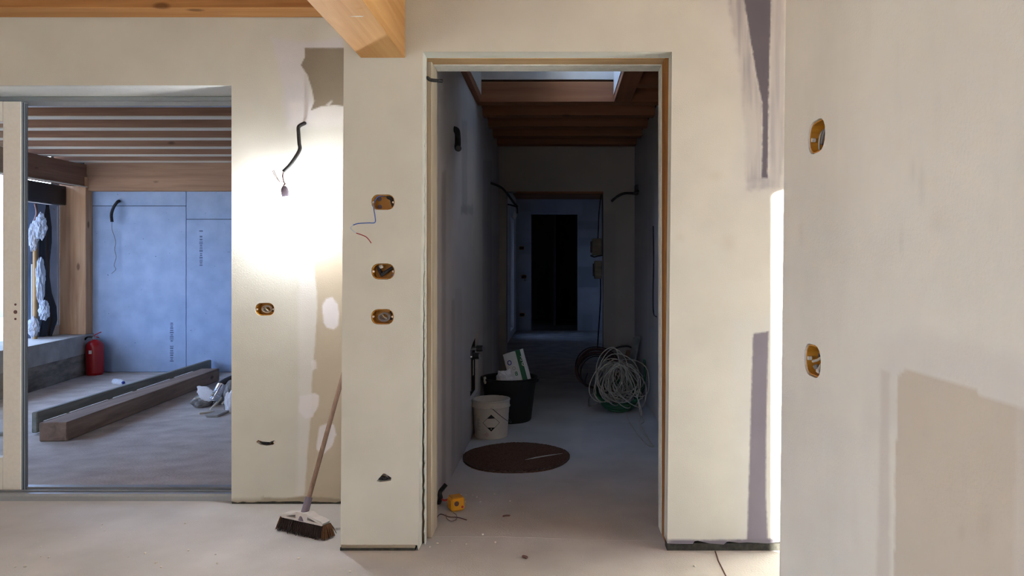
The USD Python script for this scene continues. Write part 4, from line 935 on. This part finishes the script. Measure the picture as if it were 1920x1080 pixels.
# ------------------------------------------------------------------ cables on the right of the corridor
cr2 = np.random.default_rng(21)
knot = at(1172, 686, 5.82); cw = thing('cable_bundle', 'big tangled bundle of white cable heaped by the right corridor wall', 'cable', fl(1160, 768))
view = np.array((0, -1.0, 0))
def loop(px_c, py_c, rx, ry, rot, Y, r, wob):
    th = np.linspace(0, 2 * np.pi, 49)[:-1]; x = rx * np.cos(th); y = ry * np.sin(th); c_, s_ = math.cos(rot), math.sin(rot)
    ph = cr2.random() * 6; wx_ = wob * np.sin(3 * th + ph) + 0.6 * wob * np.sin(2 * th + 2 * ph)
    X = px_c + (x * c_ - y * s_) + wx_; Yp = np.minimum(py_c + (x * s_ + y * c_) + 0.6 * wob * np.cos(2 * th + ph), 767)
    d = 0.05 * np.sin(th + ph) + 0.03 * np.sin(2 * th)
    pts = np.array([at(a, b, Y + dd) for a, b, dd in zip(X, Yp, d)]); pts[:, 2] = np.maximum(pts[:, 2], r + 0.001); return tube(pts, r, 6, closed=True)
for k in range(26):
    rot = cr2.uniform(-0.75, 0.45); ry = cr2.uniform(26, 46); rx = cr2.uniform(10, 30)
    cx_, cy_ = 1172 + (ry * 0.92) * math.sin(-rot) * 1.0 - 4 + cr2.normal(0, 5), 690 + ry * 0.85 * math.cos(rot) + cr2.normal(0, 6)
    part(cw, 'cable_loop', loop(cx_ - 13, min(cy_, 724), rx, ry, rot, 5.80 + cr2.normal(0, 0.05), 0.0044, 2.5), 'cable_white')
for px_c, py_c, rx, ry, rot in ((1140, 690, 22, 38, 0.25), (1150, 700, 26, 47, 0.05), (1160, 708, 38, 46, -0.2), (1138, 712, 28, 44, 0.5)):
    part(cw, 'cable_loop', loop(px_c, py_c, rx, ry, rot, 5.78, 0.0044, 2), 'cable_white')
for pts in (((1172, 686), (1186, 712), (1194, 740), (1199, 764), (1202, 779)), ((1170, 686), (1182, 715), (1196, 748), (1203, 772), (1202, 781)), ((1175, 684), (1196, 700), (1201, 720), (1196, 742))):
    part(cw, 'cable_tail', tube(spline([at(x, y, 5.70 - 0.004 * max(0, y - 740)) for x, y in pts], 6), 0.0050, 6), 'cable_white')
for pts in (((1201, 781), (1199, 792), (1206, 804), (1213, 816), (1219, 826), (1226, 837)), ((1203, 780), (1208, 790), (1200, 797), (1204, 810), (1214, 822), (1222, 838)), ((1172, 762), (1178, 784), (1190, 805), (1202, 822), (1214, 834), (1224, 838)), ((1120, 756), (1112, 760), (1104, 761), (1103, 748), (1112, 738), (1128, 730))):
    part(cw, 'cable_tail', tube(spline([fl(x, y, 0.006) for x, y in pts], 6), 0.0034, 6), 'cable_white')
hs = thing('garden_hose', 'dark green hose coiled under the white cable bundle', 'hose', fl(1160, 760))
for k in range(4):
    th = np.linspace(0, 2 * np.pi, 49)[:-1]; R_ = 0.150 + 0.012 * k; z0 = 0.012 + 0.02 * k
    part(hs, 'hose_turn', tube(np.stack([0.505 + R_ * np.cos(th), 5.92 + R_ * 0.9 * np.sin(th), z0 + 0.075 + 0.075 * np.sin(th)], 1), 0.0115, 8, closed=True), 'hose_green', True)
part(hs, 'hose_end', tube(spline([(0.64, 5.95, 0.03), (0.72, 5.98, 0.15), (0.745, 6.0, 0.32), (0.74, 6.02, 0.42)], 8), 0.0115, 8), 'hose_green', True)
dc = thing('cable_coil', 'coil of dark cable leaning on the right jamb of the inner doorway', 'cable', (0.40, 6.98, 0))
for k in range(14):
    th = np.linspace(0, 2 * np.pi, 45)[:-1]; R_ = 0.15 + 0.05 * cr2.random(); ph = cr2.random() * 6
    z = 0.006 + R_ + R_ * np.sin(th); lean = 0.10 * (z / 0.4)
    part(dc, 'cable_turn', tube(np.stack([0.385 + 1.12 * R_ * np.cos(th) + 0.008 * np.sin(2 * th + ph), 6.93 + lean + 0.05 * (cr2.random() - 0.5) + 0.012 * np.cos(3 * th + ph), np.maximum(z, 0.007)], 1), 0.0065, 6, closed=True), 'wire_brown' if k % 3 else 'black_plastic')
part(dc, 'cable_end', tube(spline([fl(x, y, 0.008) for x, y in ((1102, 700), (1098, 712), (1097, 722), (1110, 726), (1124, 722))], 6), 0.008, 6), 'black_plastic')
part(dc, 'cable_end', tube(spline([at(x, y, 6.95) for x, y in ((1146, 656), (1160, 651), (1176, 649), (1188, 652), (1192, 640))], 6), 0.010, 6), 'black_plastic')
solo('plank', beam_between((0.60, 6.34, 0.02), (0.735, 6.50, 0.565), 0.11, 0.022, 0.003, 0.5), 'grey_plank', 'weathered grey plank leaning on the right corridor wall behind the cables', 'plank')
solo('plank', beam_between((0.54, 6.62, 0.02), (0.70, 6.80, 0.40), 0.09, 0.02, 0.003, 0.2), 'old_timber', 'short brown offcut leaning behind the grey plank', 'plank')
solo('cable', tube(spline([(XCR - 0.008, Y, z) for Y, z in ((5.68, 1.55), (5.66, 1.25), (5.69, 1.0), (5.66, 0.84), (5.5, 0.82))], 8), 0.005, 6), 'black_plastic', 'thin dark cable hanging down the right corridor wall', 'cable')

# site boxes hanging in the inner doorway
sb = thing('power_box', 'two beige power boxes hanging on a cable in the inner doorway', 'electrical box', at(1120, 446, 7.4))
Y7 = 7.40
for x0, x1, y0, y1 in ((1110, 1128, 447, 479), (1114.5, 1129, 489, 523)):
    a, b = at(x0, y0, Y7), at(x1, y1, Y7); part(sb, 'housing', bx(a[0], b[0], Y7, Y7 + 0.07, b[2], a[2], 0.008), 'sole_plate')
    part(sb, 'side_socket', bx(a[0] - 0.016, a[0] + 0.002, Y7 + 0.01, Y7 + 0.05, b[2] + 0.03, a[2] - 0.03, 0.004), 'wire_brown' if y0 < 460 else 'black_plastic')
part(sb, 'tie', tube(np.array([at(x, y, Y7 - 0.006) for x, y in ((1107, 479), (1114, 482), (1122, 480), (1129, 479))]), 0.008, 6), 'black_plastic')
part(sb, 'cable', tube(spline([at(1127, 364, Y7), at(1123, 400, Y7), at(1122, 430, Y7), at(1121, 447, Y7)], 6), 0.006, 6), 'black_plastic'); part(sb, 'cable', tube(np.array([at(1129.5, 364, Y7 - 0.1), at(1129.5, 440, Y7 - 0.09), at(1129, 480, Y7 - 0.02)]), 0.006, 6), 'black_plastic')
part(sb, 'cable', tube(spline([at(1126, 523, Y7), at(1126, 560, Y7), at(1123, 610, Y7 - 0.05), at(1120, 655, Y7 - 0.2)], 6), 0.007, 6), 'black_plastic')

# ------------------------------------------------------------------ things on the terrace
FXc, FYc = at(178, 0, 7.86)[0], 7.86
fe = thing('fire_extinguisher', 'red fire extinguisher standing in the terrace corner', 'fire extinguisher', (FXc, FYc, 0))
part(fe, 'cylinder', lathe([(0, 0.0), (0.078, 0.0), (0.082, 0.012), (0.086, 0.02), (0.090, 0.03), (0.090, 0.315), (0.082, 0.350), (0.060, 0.378), (0.028, 0.392), (0.022, 0.400), (0, 0.40)], (FXc, FYc, 0.0), 40), 'red_paint', 30)
part(fe, 'valve', lathe([(0, 0.40), (0.018, 0.40), (0.018, 0.430), (0.010, 0.44), (0, 0.44)], (FXc, FYc, 0), 16), 'chrome', 30)
part(fe, 'lever', cat(beam_between((FXc - 0.055, FYc, 0.435), (FXc + 0.05, FYc - 0.01, 0.425), 0.016, 0.008, 0.001), beam_between((FXc - 0.01, FYc, 0.445), (FXc + 0.075, FYc - 0.01, 0.485), 0.016, 0.008, 0.001)), 'red_paint', label='red squeeze lever')
part(fe, 'nozzle', tube(spline([(FXc - 0.01, FYc - 0.012, 0.425), (FXc - 0.06, FYc - 0.03, 0.43), (FXc - 0.095, FYc - 0.03, 0.40)], 6), 0.010, 10), 'black_rubber', True)
part(fe, 'gauge', along([(0, 0), (0.016, 0), (0.016, 0.02), (0, 0.02)], np.array((FXc + 0.01, FYc - 0.016, 0.418)), np.array((0, -1.0, 0.0)) + 1e-6, 16), 'chrome', 30)
lb, _ = plate(sbox(-0.02, 0.245, 0.014, 0.285), 0.006, -0.0004, lambda u, z, d: np.stack([FXc + 0.0908 * np.cos(-math.pi / 2 + u / 0.09 + 0.1), FYc + 0.0908 * np.sin(-math.pi / 2 + u / 0.09 + 0.1), z], 1)); part(fe, 'label_mark', lb, 'print_white', label='small white mark on the front')
lb, _ = plate(shapely.union_all([sbox(-0.02, 0.10 + 0.014 * k, 0.022 - 0.008 * (k % 2), 0.107 + 0.014 * k) for k in range(9)]), 0.006, -0.0004, lambda u, z, d: np.stack([FXc + 0.0908 * np.cos(-math.pi / 2 + u / 0.09 - 0.05), FYc + 0.0908 * np.sin(-math.pi / 2 + u / 0.09 - 0.05), z], 1)); part(fe, 'print_lines', lb, 'wire_red', label='faint printed lines')

a0, a1 = np.array((-3.51, 4.81, 0.068)), np.array((-3.73, 7.42, 0.068))
tb = thing('timber', 'thick old squared timber lying on the terrace floor', 'timber', (a0[0], a0[1], 0))
part(tb, 'body', beam_between(a0, a1, 0.185, 0.132, 0.006), 'old_timber')
dd_ = (a1 - a0) / np.linalg.norm(a1 - a0); sd_ = np.array((dd_[1], -dd_[0], 0))
part(tb, 'plaster_residue', cat(*[beam_between(a0 - sd_ * 0.088 + dd_ * s0 + (0, 0, 0.066), a0 - sd_ * 0.088 + dd_ * (s0 + l) + (0, 0, 0.066), 0.014, 0.006, 0.001) for s0, l in ((0.05, 0.25), (0.34, 0.5), (0.92, 0.3), (1.3, 0.6), (2.0, 0.4))]), 'cement_blob', label='crust of mortar along the top edge')
solo('plank', beam_between((-3.80, 5.02, 0.085), (-4.02, 7.98, 0.078), 0.04, 0.15, 0.006), 'grey_plank', 'long grey plank on edge lying behind the thick timber on the terrace', 'plank')
solo('batten', beam_between((-3.88, 5.00, 0.012), (-5.0, 4.86, 0.012), 0.05, 0.022, 0.003), 'grey_plank', 'flat grey batten on the terrace floor seen beside the sliding leaf', 'batten')
bp_ = fl(222, 716, 0.03); bt = thing('plastic_bottle', 'small clear plastic bottle lying on the terrace floor behind the plank', 'bottle', (bp_[0], bp_[1], 0))
dv = np.array((0.85, -0.5, 0)); part(bt, 'body', along([(0, 0), (0.028, 0.002), (0.03, 0.01), (0.03, 0.12), (0.012, 0.15), (0.012, 0.165), (0, 0.165)], bp_ - dv * 0.08, dv / np.linalg.norm(dv), 20), 'clear_plastic', 30); part(bt, 'cap', along([(0, 0.163), (0.014, 0.163), (0.014, 0.182), (0, 0.182)], bp_ - dv * 0.08, dv / np.linalg.norm(dv), 16), 'print_blue', 30)
# conduit with a wire on the board wall
t = thing('conduit', 'curved black conduit with a thin dangling wire on the blue board wall', 'conduit', at(222, 377, YBACK))
part(t, 'tube', corrugated([at(224, 377, YBACK + 0.01), at(220, 379, YBACK - 0.06), at(213, 389, YBACK - 0.09), at(209, 402, YBACK - 0.10), at(210, 416, YBACK - 0.10)], 0.017, 0.008, 10), 'black_plastic')
part(t, 'wire', tube(spline([at(x, y, YBACK - 0.05) for x, y in ((210, 416), (210, 430), (214, 442), (217, 455), (215, 468), (218, 482), (214, 497), (217, 505), (209, 513))], 8), 0.0035, 5), 'cable_grey')
# debris heap
dg = 'debris heap on the terrace by the sliding door'
hp_ = lambda x, y, z=0.0: fl(x, y, z)
dr = np.random.default_rng(33)
RUB = [(372, 757, 0.10, 0.062, 'flat rubble block on the left of the terrace debris heap'), (384, 752, 0.075, 0.06, 'second rubble lump from the left in the terrace debris heap'), (406, 752, 0.07, 0.08, 'rubble lump in the middle of the terrace debris heap'), (418, 744, 0.08, 0.13, 'rubble lump behind the silver duct in the terrace debris heap'), (430, 752, 0.09, 0.14, 'rubble lump at the right edge of the terrace debris heap'), (426, 765, 0.06, 0.05, 'small rubble lump at the front right of the terrace debris heap')]
for k, (x, y, w_, h_, l) in enumerate(RUB):
    p = hp_(x, y + 8); solo('rubble', lump(p + (0, 0.05, h_ * 0.7), (w_ * 0.8, w_ * 0.7, h_ * 0.85), 50 + k, 0.3, 3, 1.8), 'rubble', l, 'rubble', 'rubble in the debris heap')
pap = lump((0, 0, 0), (0.085, 0.02, 0.055), 71, 0.4, 4, 2.0); pap.apply_transform(trimesh.transformations.rotation_matrix(0.5, (0, 1, 0))); pap.apply_translation(at(387, 739, 5.86)); solo('paper_scrap', pap, 'film_white', 'crumpled white paper sheet on the terrace debris heap', 'paper')
pap = lump((0, 0, 0), (0.05, 0.02, 0.11), 72, 0.35, 3, 2.4); pap.apply_translation(at(433, 757, 5.8)); solo('paper_scrap', pap, 'film_white', 'pale upright paper piece at the right edge of the debris heap', 'paper')
fd = thing('foil_duct', 'shiny silver duct piece leaning on the terrace debris heap', 'duct', at(398, 752, 5.85))
part(fd, 'tube', corrugated([at(400, 750, 5.83), at(408, 736, 5.86), at(414, 724, 5.92)], 0.038, 0.012, 16), 'foil')
part(fd, 'edge', tube(np.array([at(399, 749, 5.79), at(408, 734, 5.82), at(415, 722, 5.88)]), 0.008, 6), 'foil')
solo('pipe', tube(spline([at(411, 722, 6.26), at(420, 716, 6.28), at(430, 711, 6.3), at(445, 705, 6.32)], 6), 0.026, 12), 'black_plastic', 'black pipe lying across the terrace debris heap', 'pipe', smooth=True)
for k, (a, b, l) in enumerate((((394, 768), (416, 745), 'pale stick at the front of the terrace debris heap'), ((396, 742), (412, 728), 'thin pale stick beside the paper on the debris heap'), ((416, 758), (432, 742), 'short stick at the right of the debris heap'), ((365, 748), (378, 744), 'small stick left of the crumpled paper'))):
    solo('stick', beam_between(at(*a, 5.80), at(*b, 5.90), 0.018, 0.012, 0.002), 'rafter_pale_x', l, 'wood', 'sticks in the debris heap')
sl_ = hp_(404, 780); solo('stone_slab', bx(sl_[0] - 0.055, sl_[0] + 0.045, sl_[1] - 0.05, sl_[1] + 0.14, 0.001, 0.02, 0.004), 'concrete', 'small flat grey slab in front of the debris heap', 'slab')
solo('stick', beam_between(hp_(373, 775, 0.008), hp_(402, 771, 0.008), 0.03, 0.014, 0.002), 'rafter_pale_x', 'flat pale lath in front of the debris heap', 'wood')
# left end of the terrace: box, side board, sheet for the pole shadow, wrapped pole
rb0, rb1 = wx(53, 340, -5.70), wx(112, 375, -5.70)
solo('roller_box', bx(-5.78, -5.62, rb0[1] - 0.15, YBACK - 0.13, 1.925, 2.14, 0.006), 'box_and_shadow_black', 'black box under the side beam of the terrace', 'box')
sb_ = thing('side_board', 'upright pale blue board beside the timber post of the terrace', 'board', (-5.72, 7.5, 0.45))
part(sb_, 'board', bx(-5.735, -5.72, 7.45, YBACK - 0.12, 0.45, 1.92, 0.003), 'blue_board')
part(sb_, 'screw_head', lump(wx(101, 393, -5.72), (0.006, 0.012, 0.012), 3, 0.1, 1), 'chrome')
part(sb_, 'white_block', bx(-5.72, -5.69, 7.72, 7.90, 0.45, 0.56, 0.003), 'skylight_frame')
def sheet(rows, thick):
    v = []; f = []
    for a, b in rows:
        for s in np.linspace(0, 1, 9): v.append(np.array(a) * (1 - s) + np.array(b) * s + np.array((0.012 * math.sin(9 * s + a[2] * 7), 0, 0)))
    v = np.array(v); n = len(v)
    for i in range(len(rows) - 1):
        for j in range(8):
            k = i * 9 + j; f += [(k, k + 1, k + 10), (k, k + 10, k + 9)]
    f = np.array(f); back = v - np.array((thick, 0, 0))
    return trimesh.Trimesh(np.vstack([v, back]), np.vstack([f, f[:, ::-1] + n]), process=False)
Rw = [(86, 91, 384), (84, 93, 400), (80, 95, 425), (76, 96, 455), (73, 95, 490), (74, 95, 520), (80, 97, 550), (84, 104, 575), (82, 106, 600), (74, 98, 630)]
solo('shadow_sheet', sheet([(wx(a, y, -5.655), wx(b, y, -5.655)) for a, b, y in Rw], 0.004), 'box_and_shadow_black', 'black sheet added as the soft pole shadow on the pale blue side board', 'shadow_sheet', smooth=True)  # sheet put in to stand for the wrapped pole shadow on the board
pw = thing('wrapped_pole', 'brass-coloured pole half wrapped in crumpled plastic film on the parapet', 'pole', wx(66, 630, -5.62))
YP = 5.60 * FPX / (CX - 66)
part(pw, 'pole', tube(np.array([(at(66, 0, YP)[0], YP, 0.45), (at(66, 0, YP)[0], YP, 1.62)]), 0.02, 12), 'pole_brass', 30)
part(pw, 'rail', tube(np.array([(at(58, 0, YP)[0], YP + 0.02, 0.45), (at(58, 0, YP)[0], YP + 0.02, 1.25)]), 0.012, 10), 'alu_grey', 30)
part(pw, 'top_hook', tube(spline([at(66, 455, YP), at(64, 420, YP), at(69, 400, YP), at(66, 382, YP)], 6), 0.012, 8), 'wire_brown', True)
for c_, s_, sd2 in (((76, 425), (0.06, 0.04, 0.13), 1), ((63, 442), (0.045, 0.04, 0.15), 2), ((76, 525), (0.04, 0.04, 0.24), 3), ((83, 582), (0.05, 0.04, 0.10), 4), ((62, 613), (0.06, 0.04, 0.10), 5)):
    part(pw, 'film', lump(at(*c_, YP - 0.02), s_, 80 + sd2, 0.40, 4, 2.8), 'film_clear', False, label='crumpled translucent film')
solo('ground', bx(-60, 60, -60, 60, -3.2, -3.0), 'concrete', 'grey ground outside the building', None, None, 'structure')
